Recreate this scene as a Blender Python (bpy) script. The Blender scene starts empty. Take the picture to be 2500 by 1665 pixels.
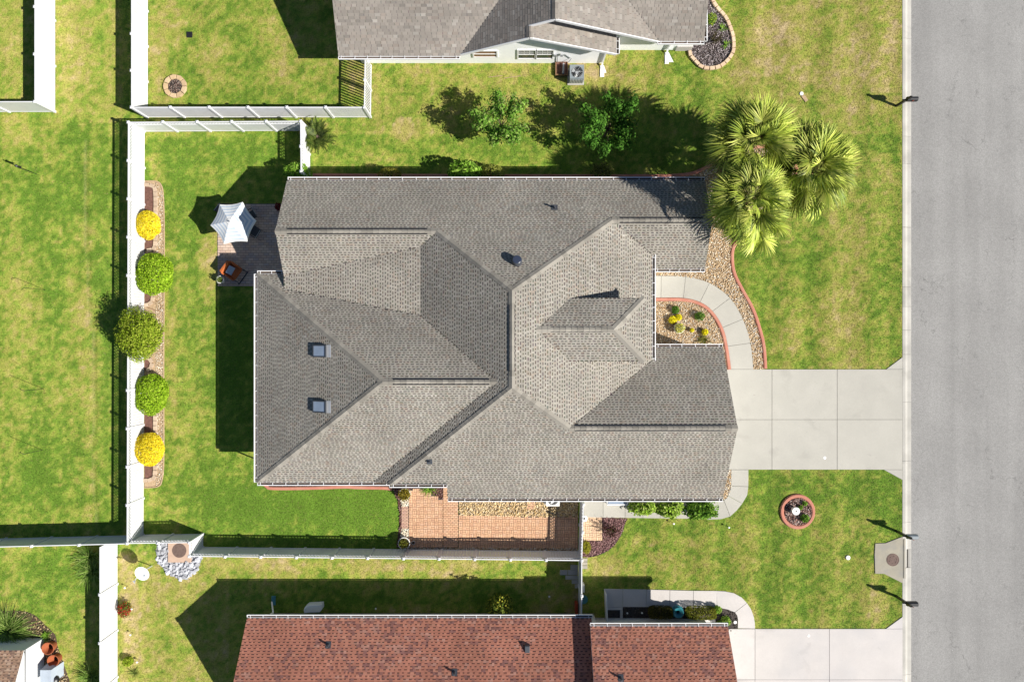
import bpy, math, random
import numpy as np
from mathutils import Vector, Matrix

random.seed(7)
RNG = np.random.default_rng(11)
scene = bpy.context.scene
COL = scene.collection

# ------------------------------------------------------------------ camera
CAM_H = 40.0
cam_data = bpy.data.cameras.new('camera')
cam_data.sensor_width = 36.0
cam_data.lens = 24.0
cam_data.clip_start = 0.5
cam_data.clip_end = 2000.0
cam = bpy.data.objects.new('camera', cam_data)
COL.objects.link(cam)
cam.location = (0, 0, CAM_H)
cam.rotation_euler = (0, 0, 0)
scene.camera = cam

# ------------------------------------------------------------------ sky and sun
SUN_DIR = Vector((1.1, -0.44, 1.0)).normalized()        # towards the sun
SUN_EL = math.asin(SUN_DIR.z)
SUN_AZ = math.atan2(SUN_DIR.x, SUN_DIR.y)
world = bpy.data.worlds.new('World')
scene.world = world
world.use_nodes = True
wn = world.node_tree
wn.nodes.clear()
sky = wn.nodes.new('ShaderNodeTexSky')
sky.sky_type = 'NISHITA'
sky.sun_disc = False
sky.dust_density = 0.3
sky.ozone_density = 4.0
sky.sun_elevation = SUN_EL
sky.sun_rotation = SUN_AZ
bg = wn.nodes.new('ShaderNodeBackground')
bg.inputs['Strength'].default_value = 0.05
wo = wn.nodes.new('ShaderNodeOutputWorld')
wn.links.new(sky.outputs['Color'], bg.inputs['Color'])
wn.links.new(bg.outputs['Background'], wo.inputs['Surface'])
sun_data = bpy.data.lights.new('sun', 'SUN')
sun_data.energy = 5.0
sun_data.angle = math.radians(0.5)
sun_data.color = (1.0, 0.95, 0.87)
sun = bpy.data.objects.new('sun', sun_data)
COL.objects.link(sun)
sun.location = (20, -10, 30)
sun.rotation_euler = (-SUN_DIR).to_track_quat('-Z', 'Y').to_euler()

scene.view_settings.view_transform = 'Standard'
scene.view_settings.look = 'None'
scene.view_settings.exposure = 0.72
scene.view_settings.gamma = 1.0
scene.view_settings.use_curve_mapping = False

# ------------------------------------------------------------------ measuring
# The photograph was taken straight down from 40 m: a pixel of the 2500 x 1665 picture is 1/41.67 m on the ground.
PXM = 41.667
def P(px, py, z=0.0):
    k = (CAM_H - z) / CAM_H / PXM
    return Vector(((px - 1250.0) * k, (832.5 - py) * k, z))
def XY(px, py, z=0.0):
    p = P(px, py, z)
    return (p.x, p.y)
def crop(ox, oy, s):
    return lambda u, v: (ox + u / s, oy + v / s)
c1 = crop(0, 0, 2.8); c2 = crop(800, 0, 2.8); c3 = crop(1600, 0, 2.6133)
c4 = crop(0, 540, 2.8); c5 = crop(800, 540, 2.8); c6 = crop(1600, 540, 2.6133)
c7 = crop(0, 1105, 2.8); c8 = crop(800, 1105, 2.8); c9 = crop(1600, 1065, 2.6133)

# ------------------------------------------------------------------ materials
MATS = {}
def mat(name, col=(0.5, 0.5, 0.5), rough=0.8, var=0.12, scale=3.0, bump=0.0, bscale=60.0, attr=False,
        spec=0.3, metal=0.0, var2=0.0, scale2=30.0, translucent=0.0, tint=None, rnd=0.0, stain=0.0):
    if name in MATS:
        return MATS[name]
    m = bpy.data.materials.new(name)
    m.use_nodes = True
    nt = m.node_tree
    N, L = nt.nodes, nt.links
    b = N['Principled BSDF']
    b.inputs['Roughness'].default_value = rough
    b.inputs['Metallic'].default_value = metal
    b.inputs['Specular IOR Level'].default_value = spec
    geo = N.new('ShaderNodeNewGeometry')
    if attr:
        a = N.new('ShaderNodeAttribute'); a.attribute_name = 'Col'
        csock = a.outputs['Color']
    else:
        rgb = N.new('ShaderNodeRGB'); rgb.outputs[0].default_value = (*col, 1)
        csock = rgb.outputs[0]
    def noisy(csock, amount, sc, detail=4.0):
        n = N.new('ShaderNodeTexNoise'); n.inputs['Scale'].default_value = sc
        n.inputs['Detail'].default_value = detail
        L.new(geo.outputs['Position'], n.inputs['Vector'])
        mr = N.new('ShaderNodeMapRange')
        mr.inputs['From Min'].default_value = 0.25; mr.inputs['From Max'].default_value = 0.75
        mr.inputs['To Min'].default_value = 1 - amount; mr.inputs['To Max'].default_value = 1 + amount
        L.new(n.outputs['Fac'], mr.inputs['Value'])
        vm = N.new('ShaderNodeVectorMath'); vm.operation = 'SCALE'
        L.new(csock, vm.inputs[0]); L.new(mr.outputs['Result'], vm.inputs['Scale'])
        return vm.outputs['Vector']
    if var > 0:
        csock = noisy(csock, var, scale)
    if var2 > 0:
        csock = noisy(csock, var2, scale2, 2.0)
    if tint is not None:      # a second colour in soft patches
        n = N.new('ShaderNodeTexNoise'); n.inputs['Scale'].default_value = tint[1]; n.inputs['Detail'].default_value = 5
        L.new(geo.outputs['Position'], n.inputs['Vector'])
        mr = N.new('ShaderNodeMapRange')
        mr.inputs['From Min'].default_value = 0.45; mr.inputs['From Max'].default_value = 0.7
        mr.inputs['To Max'].default_value = tint[2]
        L.new(n.outputs['Fac'], mr.inputs['Value'])
        mx = N.new('ShaderNodeMix'); mx.data_type = 'RGBA'
        L.new(mr.outputs['Result'], mx.inputs['Factor'])
        L.new(csock, mx.inputs['A']); mx.inputs['B'].default_value = (*tint[0], 1)
        csock = mx.outputs['Result']
    if rnd > 0:               # each slab or piece a little lighter or darker
        oi = N.new('ShaderNodeObjectInfo'); mr = N.new('ShaderNodeMapRange')
        mr.inputs['To Min'].default_value = 1 - rnd; mr.inputs['To Max'].default_value = 1 + rnd
        L.new(oi.outputs['Random'], mr.inputs['Value'])
        vm = N.new('ShaderNodeVectorMath'); vm.operation = 'SCALE'; L.new(csock, vm.inputs[0]); L.new(mr.outputs['Result'], vm.inputs['Scale']); csock = vm.outputs['Vector']
    if stain > 0:             # drips, tyre scuffs and old damp marks, each with its own outline
        for sc_, lo, hi, st_ in ((0.55, 0.60, 0.72, stain), (3.2, 0.68, 0.76, stain * 1.3)):
            n = N.new('ShaderNodeTexNoise'); n.inputs['Scale'].default_value = sc_; n.inputs['Detail'].default_value = 6; n.inputs['Distortion'].default_value = 0.6
            L.new(geo.outputs['Position'], n.inputs['Vector'])
            mr = N.new('ShaderNodeMapRange'); mr.inputs['From Min'].default_value = lo; mr.inputs['From Max'].default_value = hi
            mr.inputs['To Min'].default_value = 1; mr.inputs['To Max'].default_value = 1 - st_
            L.new(n.outputs['Fac'], mr.inputs['Value'])
            vm = N.new('ShaderNodeVectorMath'); vm.operation = 'SCALE'; L.new(csock, vm.inputs[0]); L.new(mr.outputs['Result'], vm.inputs['Scale']); csock = vm.outputs['Vector']
    L.new(csock, b.inputs['Base Color'])
    if bump > 0:
        n = N.new('ShaderNodeTexNoise'); n.inputs['Scale'].default_value = bscale; n.inputs['Detail'].default_value = 3
        L.new(geo.outputs['Position'], n.inputs['Vector'])
        bp = N.new('ShaderNodeBump'); bp.inputs['Strength'].default_value = bump; bp.inputs['Distance'].default_value = 0.02
        L.new(n.outputs['Fac'], bp.inputs['Height'])
        L.new(bp.outputs['Normal'], b.inputs['Normal'])
    if translucent > 0:
        t = N.new('ShaderNodeBsdfTranslucent')
        L.new(csock, t.inputs['Color'])
        mix = N.new('ShaderNodeMixShader'); mix.inputs['Fac'].default_value = translucent
        L.new(b.outputs['BSDF'], mix.inputs[1]); L.new(t.outputs['BSDF'], mix.inputs[2])
        L.new(mix.outputs['Shader'], N['Material Output'].inputs['Surface'])
    MATS[name] = m
    return m

mat('lawn', attr=True, rough=0.95, var=0.12, scale=1.4, var2=0.30, scale2=11.0, bump=0.5, bscale=25, spec=0.1)
mat('grass_blade', attr=True, rough=0.75, var=0.0, spec=0.15, translucent=0.2)
mat('far_ground', (0.10, 0.14, 0.035), rough=0.95, var=0.25, scale=0.3)
mat('concrete', (0.385, 0.37, 0.328), rough=0.85, var=0.05, scale=0.9, var2=0.035, scale2=14, bump=0.08, bscale=90, tint=((0.36, 0.348, 0.308), 0.7, 0.5), rnd=0.04, stain=0.11)
mat('pale_concrete', (0.485, 0.455, 0.435), rough=0.85, var=0.05, scale=0.9, var2=0.03, scale2=14, bump=0.08, bscale=90, tint=((0.41, 0.395, 0.392), 0.5, 0.6), rnd=0.05, stain=0.14)
mat('kerb_concrete', (0.40, 0.385, 0.35), rough=0.85, var=0.08, scale=1.3, var2=0.05, scale2=18, bump=0.1, bscale=90, tint=((0.27, 0.26, 0.235), 0.9, 0.6), rnd=0.06, stain=0.18)
mat('drain_concrete', (0.30, 0.275, 0.22), rough=0.9, var=0.1, scale=2.0, var2=0.05, scale2=18, bump=0.1, bscale=90, tint=((0.25, 0.24, 0.215), 1.6, 0.8), stain=0.15)
mat('joint', (0.07, 0.065, 0.058), rough=0.95, var=0.1)
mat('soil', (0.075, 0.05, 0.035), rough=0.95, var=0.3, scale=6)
mat('shingle_deck', (0.09, 0.085, 0.08), rough=0.95, var=0.1)
mat('shingle', attr=True, rough=0.92, var=0.15, scale=0.4, var2=0.10, scale2=60, bump=0.25, bscale=120, spec=0.15)
mat('white_trim', (0.72, 0.72, 0.73), rough=0.45, var=0.02, spec=0.4)
mat('white_vinyl', (0.64, 0.645, 0.66), rough=0.4, var=0.05, scale=1.3, spec=0.45, stain=0.10)
mat('white_siding', (0.91, 0.92, 0.94), rough=0.5, var=0.02)
mat('cream_siding', (0.66, 0.64, 0.58), rough=0.6, var=0.03)
mat('dark_glass', (0.03, 0.04, 0.05), rough=0.08, var=0.0, spec=0.6)
mat('sky_glass', (0.26, 0.32, 0.41), rough=0.15, var=0.15, scale=1.5, spec=0.6)
mat('black_metal', (0.012, 0.012, 0.014), rough=0.4, var=0.0, spec=0.5)
mat('dark_metal', (0.05, 0.055, 0.065), rough=0.5, var=0.05, spec=0.5)
mat('grey_metal', (0.30, 0.31, 0.33), rough=0.45, var=0.05, spec=0.5)
mat('slate_metal', (0.20, 0.23, 0.25), rough=0.5, var=0.05, spec=0.5)
mat('galvanised', (0.55, 0.56, 0.57), rough=0.4, var=0.08, spec=0.5, metal=0.3)
mat('iron', (0.14, 0.095, 0.08), rough=0.8, var=0.2, scale=12, bump=0.3, bscale=50)
mat('brick_paver', attr=True, rough=0.9, var=0.07, scale=4, var2=0.05, scale2=40, bump=0.15, bscale=80, spec=0.15)
mat('terracotta_kerb', (0.42, 0.17, 0.12), rough=0.9, var=0.10, scale=2.0, var2=0.06, scale2=30, bump=0.1, bscale=60, tint=((0.46, 0.24, 0.17), 1.5, 0.6))
mat('terracotta', (0.30, 0.085, 0.035), rough=0.8, var=0.12, scale=8)
mat('stone_block', attr=True, rough=0.9, var=0.10, scale=6, var2=0.08, scale2=40, bump=0.3, bscale=60)
mat('pebble', attr=True, rough=0.75, var=0.08, scale=20)
mat('pebble_base', (0.36, 0.26, 0.16), rough=0.9, var=0.25, scale=9, var2=0.3, scale2=30, bump=0.6, bscale=30)
mat('mulch_red', (0.13, 0.065, 0.05), rough=0.95, var=0.3, scale=6, var2=0.4, scale2=28, bump=0.8, bscale=30)
mat('mulch_dark', (0.055, 0.045, 0.04), rough=0.95, var=0.3, scale=6, var2=0.4, scale2=28, bump=0.8, bscale=30)
mat('mulch_chip', attr=True, rough=0.95, var=0.1, scale=20)
mat('leaf', attr=True, rough=0.75, var=0.0, spec=0.08, translucent=0.35)
mat('petal', attr=True, rough=0.6, var=0.0, spec=0.2, translucent=0.25)
mat('bark', (0.12, 0.085, 0.06), rough=0.95, var=0.3, scale=10, bump=0.6, bscale=20)
mat('frond', attr=True, rough=0.5, var=0.0, spec=0.2, translucent=0.25)
mat('rock', attr=True, rough=0.85, var=0.15, scale=6, bump=0.3, bscale=30)
mat('canvas', attr=True, rough=0.85, var=0.02, spec=0.15, translucent=0.18)
mat('sling', (0.06, 0.065, 0.075), rough=0.8, var=0.1)
mat('orange_fabric', (0.42, 0.11, 0.03), rough=0.85, var=0.1, scale=8)
mat('blue_grey_fabric', (0.35, 0.40, 0.46), rough=0.85, var=0.08)
mat('white_glaze', (0.76, 0.75, 0.72), rough=0.35, var=0.03, spec=0.5)
mat('teal_glaze', (0.02, 0.14, 0.17), rough=0.3, var=0.1, spec=0.5)
mat('teal_plastic', (0.06, 0.20, 0.22), rough=0.6, var=0.08)
mat('dish_white', (0.70, 0.72, 0.74), rough=0.4, var=0.02)
mat('sky_tinted_dome', (0.035, 0.045, 0.075), rough=0.25, var=0.0, spec=0.5)  # black dome; the blue of reflected sky is put into its base colour
mat('timber', (0.22, 0.13, 0.07), rough=0.9, var=0.2, scale=10)
mat('red_plastic', (0.35, 0.05, 0.02), rough=0.5, var=0.05)

def asphalt():
    m = bpy.data.materials.new('asphalt'); m.use_nodes = True
    N, L = m.node_tree.nodes, m.node_tree.links
    b = N['Principled BSDF']; b.inputs['Roughness'].default_value = 0.92; b.inputs['Specular IOR Level'].default_value = 0.2
    geo = N.new('ShaderNodeNewGeometry')
    def noise(sc, det, stretch=None):
        n = N.new('ShaderNodeTexNoise'); n.inputs['Scale'].default_value = sc; n.inputs['Detail'].default_value = det
        if stretch:
            mp = N.new('ShaderNodeMapping'); mp.inputs['Scale'].default_value = stretch
            L.new(geo.outputs['Position'], mp.inputs['Vector']); L.new(mp.outputs['Vector'], n.inputs['Vector'])
        else:
            L.new(geo.outputs['Position'], n.inputs['Vector'])
        return n.outputs['Fac']
    def rng(s, a, b_, c, d):
        mr = N.new('ShaderNodeMapRange'); mr.inputs['From Min'].default_value = a; mr.inputs['From Max'].default_value = b_
        mr.inputs['To Min'].default_value = c; mr.inputs['To Max'].default_value = d
        L.new(s, mr.inputs['Value']); return mr.outputs['Result']
    def mul(a, c):
        k = N.new('ShaderNodeMath'); k.operation = 'MULTIPLY'; L.new(a, k.inputs[0]); L.new(c, k.inputs[1]); return k.outputs[0]
    base = mul(rng(noise(1.0, 3, (0.9, 0.04, 1)), 0.3, 0.7, 0.91, 1.08), rng(noise(0.35, 4), 0.3, 0.7, 0.93, 1.06))
    base = mul(base, rng(noise(16, 3), 0.3, 0.7, 0.84, 1.16))
    base = mul(base, rng(noise(70, 2), 0.3, 0.7, 0.85, 1.15))
    base = mul(base, rng(noise(1.6, 5), 0.60, 0.75, 1.0, 0.92))
    base = mul(base, rng(noise(3.0, 4), 0.68, 0.74, 1.0, 0.86))
    # hair cracks: edges of a stretched, warped Voronoi, only where a mask lets them through
    mp = N.new('ShaderNodeMapping'); mp.inputs['Scale'].default_value = (0.9, 0.28, 1)
    nz = N.new('ShaderNodeTexNoise'); nz.inputs['Scale'].default_value = 2.2; nz.inputs['Detail'].default_value = 5
    L.new(geo.outputs['Position'], nz.inputs['Vector'])
    ad = N.new('ShaderNodeVectorMath'); ad.operation = 'ADD'
    L.new(geo.outputs['Position'], ad.inputs[0]); L.new(nz.outputs['Color'], ad.inputs[1])
    L.new(ad.outputs['Vector'], mp.inputs['Vector'])
    v = N.new('ShaderNodeTexVoronoi'); v.feature = 'DISTANCE_TO_EDGE'; v.inputs['Scale'].default_value = 0.55
    L.new(mp.outputs['Vector'], v.inputs['Vector'])
    crack = rng(v.outputs['Distance'], 0.0, 0.010, 0.66, 1.0)
    mask = rng(noise(0.5, 3), 0.48, 0.58, 0.0, 1.0)
    one = N.new('ShaderNodeMath'); one.operation = 'SUBTRACT'; one.inputs[0].default_value = 1.0; L.new(crack, one.inputs[1])
    mm = mul(one.outputs[0], mask)
    inv = N.new('ShaderNodeMath'); inv.operation = 'SUBTRACT'; inv.inputs[0].default_value = 1.0; L.new(mm, inv.inputs[1])
    base = mul(base, inv.outputs[0])
    # pale chips
    wv = N.new('ShaderNodeTexVoronoi'); wv.inputs['Scale'].default_value = 2.2
    L.new(geo.outputs['Position'], wv.inputs['Vector'])
    chip = rng(wv.outputs['Distance'], 0.0, 0.06, 1.7, 1.0)
    base = mul(base, chip)
    vm = N.new('ShaderNodeVectorMath'); vm.operation = 'SCALE'; vm.inputs[0].default_value = (0.248, 0.243, 0.234)
    L.new(base, vm.inputs['Scale']); L.new(vm.outputs['Vector'], b.inputs['Base Color'])
    bp = N.new('ShaderNodeBump'); bp.inputs['Strength'].default_value = 0.3; bp.inputs['Distance'].default_value = 0.01
    L.new(noise(90, 2), bp.inputs['Height']); L.new(bp.outputs['Normal'], b.inputs['Normal'])
    MATS['asphalt'] = m
asphalt()

# ------------------------------------------------------------------ objects, names and labels
OFF = {}            # world position of each thing's Empty
def tag(o, label=None, cat=None, group=None, kind=None):
    if label: o['label'] = label
    if cat: o['category'] = cat
    if group: o['group'] = group
    if kind: o['kind'] = kind
    return o
def thing(name, label, cat, loc=(0, 0, 0), group=None, rotz=0.0, kind=None):
    o = bpy.data.objects.new(name, None)
    COL.objects.link(o)
    o.location = loc
    o.rotation_euler = (0, 0, rotz)
    o.empty_display_size = 0.2
    tag(o, label, cat, group, kind)
    OFF[o.name] = Vector(loc)
    return o
def off_of(parent):
    return OFF.get(parent.name, Vector((0, 0, 0))) if parent is not None else Vector((0, 0, 0))
def link(name, me, parent=None, loc=None, rot=None, kind=None):
    o = bpy.data.objects.new(name, me)
    COL.objects.link(o)
    if parent is not None:
        o.parent = parent
    if loc is not None:
        o.location = loc
    if rot is not None:
        o.rotation_euler = rot
    if kind:
        o['kind'] = kind
    return o
def copy_tree(o, parent=None):
    c = o.copy(); COL.objects.link(c)
    if parent is not None:
        c.parent = parent
    for ch in list(o.children):
        copy_tree(ch, c)
    return c

class MB:
    """collects faces; build() links them as ONE mesh object"""
    def __init__(self):
        self.v = []; self.f = []; self.c = []; self.m = []
    def face(self, pts, col=None, mi=0):
        i = len(self.v); self.v += [tuple(p) for p in pts]
        self.f.append(tuple(range(i, i + len(pts)))); self.c.append(col or (1, 1, 1)); self.m.append(mi)
    def raw(self, verts, faces, col=None, mi=0):
        i = len(self.v); self.v += [tuple(p) for p in verts]
        for f in faces:
            self.f.append(tuple(i + k for k in f)); self.c.append(col or (1, 1, 1)); self.m.append(mi)
    def box(self, a, b, col=None, mi=0, bevel=0.0):
        (x0, y0, z0), (x1, y1, z1) = a, b
        if bevel > 0:
            w = bevel
            vs = [(x0, y0, z0), (x1, y0, z0), (x1, y1, z0), (x0, y1, z0), (x0, y0, z1 - w), (x1, y0, z1 - w), (x1, y1, z1 - w), (x0, y1, z1 - w),
                  (x0 + w, y0 + w, z1), (x1 - w, y0 + w, z1), (x1 - w, y1 - w, z1), (x0 + w, y1 - w, z1)]
            fs = [(3, 2, 1, 0), (0, 1, 5, 4), (1, 2, 6, 5), (2, 3, 7, 6), (3, 0, 4, 7), (4, 5, 9, 8), (5, 6, 10, 9), (6, 7, 11, 10), (7, 4, 8, 11), (8, 9, 10, 11)]
        else:
            vs = [(x0, y0, z0), (x1, y0, z0), (x1, y1, z0), (x0, y1, z0), (x0, y0, z1), (x1, y0, z1), (x1, y1, z1), (x0, y1, z1)]
            fs = [(3, 2, 1, 0), (4, 5, 6, 7), (0, 1, 5, 4), (1, 2, 6, 5), (2, 3, 7, 6), (3, 0, 4, 7)]
        self.raw(vs, fs, col, mi)
    def bar(self, p, q, w, h, up=(0, 0, 1), col=None, mi=0):
        """rectangular bar from p to q, w across, h along 'up'"""
        p, q = Vector(p), Vector(q)
        d = (q - p).normalized(); u = Vector(up)
        s = d.cross(u)
        if s.length < 1e-5:
            s = d.cross(Vector((1, 0, 0)))
        s.normalize(); u = s.cross(d).normalized()
        vs = []
        for e in (p, q):
            for a, b in ((-1, -1), (1, -1), (1, 1), (-1, 1)):
                vs.append(e + s * (a * w / 2) + u * (b * h / 2))
        self.raw(vs, [(0, 1, 2, 3), (7, 6, 5, 4), (0, 4, 5, 1), (1, 5, 6, 2), (2, 6, 7, 3), (3, 7, 4, 0)], col, mi)
    def tube(self, pts, r, n=8, col=None, mi=0, cap=True):
        pts = [Vector(p) for p in pts]
        rs = r if isinstance(r, (list, tuple)) else [r] * len(pts)
        rings = []
        for i, p in enumerate(pts):
            d = (pts[min(i + 1, len(pts) - 1)] - pts[max(i - 1, 0)]).normalized()
            a = d.orthogonal().normalized() if abs(d.z) > 0.99 else d.cross(Vector((0, 0, 1))).normalized()
            b = d.cross(a).normalized()
            rings.append([p + a * (rs[i] * math.cos(2 * math.pi * k / n)) + b * (rs[i] * math.sin(2 * math.pi * k / n)) for k in range(n)])
        vs = [v for ring in rings for v in ring]
        fs = []
        for i in range(len(rings) - 1):
            for k in range(n):
                fs.append((i * n + k, i * n + (k + 1) % n, (i + 1) * n + (k + 1) % n, (i + 1) * n + k))
        if cap:
            fs.append(tuple(range(n - 1, -1, -1))); fs.append(tuple(range((len(rings) - 1) * n, len(rings) * n)))
        self.raw(vs, fs, col, mi)
    def lathe(self, c, prof, n=20, col=None, mi=0, close=False):
        """profile [(radius, z)...] turned about the vertical through c"""
        c = Vector(c); vs = []; fs = []
        for r, z in prof:
            for k in range(n):
                a = 2 * math.pi * k / n
                vs.append((c.x + r * math.cos(a), c.y + r * math.sin(a), c.z + z))
        for i in range(len(prof) - 1):
            for k in range(n):
                fs.append((i * n + k, i * n + (k + 1) % n, (i + 1) * n + (k + 1) % n, (i + 1) * n + k))
        if close:
            fs.append(tuple(range(n - 1, -1, -1))); fs.append(tuple(range((len(prof) - 1) * n, len(prof) * n)))
        self.raw(vs, fs, col, mi)
    def prism(self, poly, z0, z1, col=None, mi=0, bevel=0.0):
        n = len(poly)
        if area(poly) < 0:
            poly = poly[::-1]
        lo = [(x, y, z0) for x, y in poly]
        if bevel > 0:
            cx = sum(p[0] for p in poly) / n; cy = sum(p[1] for p in poly) / n
            hi = [(x, y, z1 - bevel) for x, y in poly]
            top = []
            for x, y in poly:
                d = math.hypot(cx - x, cy - y) or 1
                top.append((x + (cx - x) / d * bevel * 1.3, y + (cy - y) / d * bevel * 1.3, z1))
            vs = lo + hi + top
            fs = [tuple(range(n - 1, -1, -1)), tuple(range(2 * n, 3 * n))]
            for i in range(n):
                j = (i + 1) % n
                fs.append((i, j, n + j, n + i)); fs.append((n + i, n + j, 2 * n + j, 2 * n + i))
        else:
            hi = [(x, y, z1) for x, y in poly]
            vs = lo + hi
            fs = [tuple(range(n - 1, -1, -1)), tuple(range(n, 2 * n))]
            for i in range(n):
                j = (i + 1) % n
                fs.append((i, j, n + j, n + i))
        self.raw(vs, fs, col, mi)
    def mesh(self, name, mats, off=None, smooth=False):
        me = bpy.data.meshes.new(name)
        o = off or Vector((0, 0, 0))
        me.from_pydata([(x - o.x, y - o.y, z - o.z) for x, y, z in self.v], [], self.f)
        for m in (mats if isinstance(mats, (list, tuple)) else [mats]):
            me.materials.append(MATS[m])
        if any(self.m):
            me.polygons.foreach_set('material_index', self.m)
        a = me.attributes.new('Col', 'FLOAT_COLOR', 'FACE')
        a.data.foreach_set('color', np.array([(*c, 1.0) for c in self.c], dtype=np.float32).ravel())
        if smooth:
            me.polygons.foreach_set('use_smooth', [True] * len(me.polygons))
        me.update()
        return me
    def build(self, name, mats, parent=None, root=None, smooth=False, kind=None):
        off = off_of(root if root is not None else parent)
        return link(name, self.mesh(name, mats, off, smooth), parent, kind=kind)

def area(poly):
    return 0.5 * sum(poly[i][0] * poly[(i + 1) % len(poly)][1] - poly[(i + 1) % len(poly)][0] * poly[i][1] for i in range(len(poly)))
def mesh_np(name, verts, faces, cols, mats, off=None):
    """fast mesh: verts (N,3), faces (M,k), one colour per face (M,3)"""
    verts = np.asarray(verts, dtype=np.float32)
    if off is not None:
        verts = verts - np.array(off, dtype=np.float32)
    faces = np.asarray(faces, dtype=np.int32)
    M, k = faces.shape
    me = bpy.data.meshes.new(name)
    me.vertices.add(len(verts)); me.vertices.foreach_set('co', verts.ravel())
    me.loops.add(M * k); me.loops.foreach_set('vertex_index', faces.ravel())
    me.polygons.add(M); me.polygons.foreach_set('loop_start', np.arange(0, M * k, k, dtype=np.int32))
    me.update(calc_edges=True)
    for m in (mats if isinstance(mats, (list, tuple)) else [mats]):
        me.materials.append(MATS[m])
    a = me.attributes.new('Col', 'FLOAT_COLOR', 'FACE')
    c = np.ones((M, 4), dtype=np.float32); c[:, :3] = cols
    a.data.foreach_set('color', c.ravel())
    return me
def inside(poly, X, Y):
    r = np.zeros(X.shape, dtype=bool); n = len(poly)
    for i in range(n):
        x0, y0 = poly[i]; x1, y1 = poly[(i + 1) % n]
        if y0 == y1:
            continue
        t = ((y0 > Y) != (y1 > Y)) & (X < (x1 - x0) * (Y - y0) / (y1 - y0) + x0)
        r ^= t
    return r
def sample_in(poly, n, rng=RNG, holes=()):
    xs = [p[0] for p in poly]; ys = [p[1] for p in poly]; out = []
    got = 0
    while got < n:
        X = rng.uniform(min(xs), max(xs), n * 2 + 50); Y = rng.uniform(min(ys), max(ys), n * 2 + 50)
        k = inside(poly, X, Y)
        for h in holes:
            k &= ~inside(h, X, Y)
        if not k.any():
            return np.zeros((0, 2))
        out.append(np.stack([X[k], Y[k]], 1)); got += k.sum()
    return np.concatenate(out)[:n]
def vnoise(X, Y, scale, seed):
    r = np.random.default_rng(seed); T = r.random((64, 64))
    x = X * scale; y = Y * scale
    xi = np.floor(x).astype(int); yi = np.floor(y).astype(int); fx = x - xi; fy = y - yi
    fx = fx * fx * (3 - 2 * fx); fy = fy * fy * (3 - 2 * fy)
    g = lambda a, b: T[a % 64, b % 64]
    return (g(xi, yi) * (1 - fx) + g(xi + 1, yi) * fx) * (1 - fy) + (g(xi, yi + 1) * (1 - fx) + g(xi + 1, yi + 1) * fx) * fy
def fbm(X, Y, scale, seed, oct=4):
    s = 0; a = 1; t = 0
    for k in range(oct):
        s = s + a * vnoise(X, Y, scale * 2 ** k, seed + k * 17); t += a; a *= 0.55
    return s / t
def arc(cx, cy, r, a0, a1, n):
    return [(cx + r * math.cos(math.radians(a0 + (a1 - a0) * i / n)), cy + r * math.sin(math.radians(a0 + (a1 - a0) * i / n))) for i in range(n + 1)]
def smooth_line(pts, n=8, closed=False):
    """Catmull-Rom through the points"""
    out = []; m = len(pts)
    for i in range(m if closed else m - 1):
        p = [pts[(i + k) % m] if closed else pts[min(max(i + k, 0), m - 1)] for k in (-1, 0, 1, 2)]
        for j in range(n):
            t = j / n
            out.append(tuple(0.5 * (2 * p[1][a] + (p[2][a] - p[0][a]) * t + (2 * p[0][a] - 5 * p[1][a] + 4 * p[2][a] - p[3][a]) * t * t
                                    + (3 * p[1][a] - p[0][a] - 3 * p[2][a] + p[3][a]) * t ** 3) for a in range(2)))
    if not closed:
        out.append(tuple(pts[-1]))
    return out
def offset_line(pts, d):
    out = []
    for i, p in enumerate(pts):
        a = Vector(pts[max(i - 1, 0)]); b = Vector(pts[min(i + 1, len(pts) - 1)])
        t = (b - a).normalized()
        out.append((p[0] - t.y * d, p[1] + t.x * d))
    return out
def walk_line(pts, step):
    """points and headings every 'step' along a polyline"""
    out = []; acc = step / 2
    for i in range(len(pts) - 1):
        a, b = Vector(pts[i]), Vector(pts[i + 1]); L = (b - a).length
        if L < 1e-6:
            continue
        while acc <= L:
            p = a + (b - a) * (acc / L); out.append((p.x, p.y, math.atan2(b.y - a.y, b.x - a.x))); acc += step
        acc -= L
    return out
HARD = []            # outlines the grass does not grow in

# ================================================================== SETTING
KERB_W0, KERB_W1 = P(2203, 0).x, P(2226.5, 0).x
# far ground, reaching the horizon
b = MB(); b.face([(-700, -700, -0.35), (700, -700, -0.35), (700, 700, -0.35), (-700, 700, -0.35)])
tag(b.build('ground', 'far_ground'), 'far ground around the neighbourhood', kind='structure')
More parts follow.
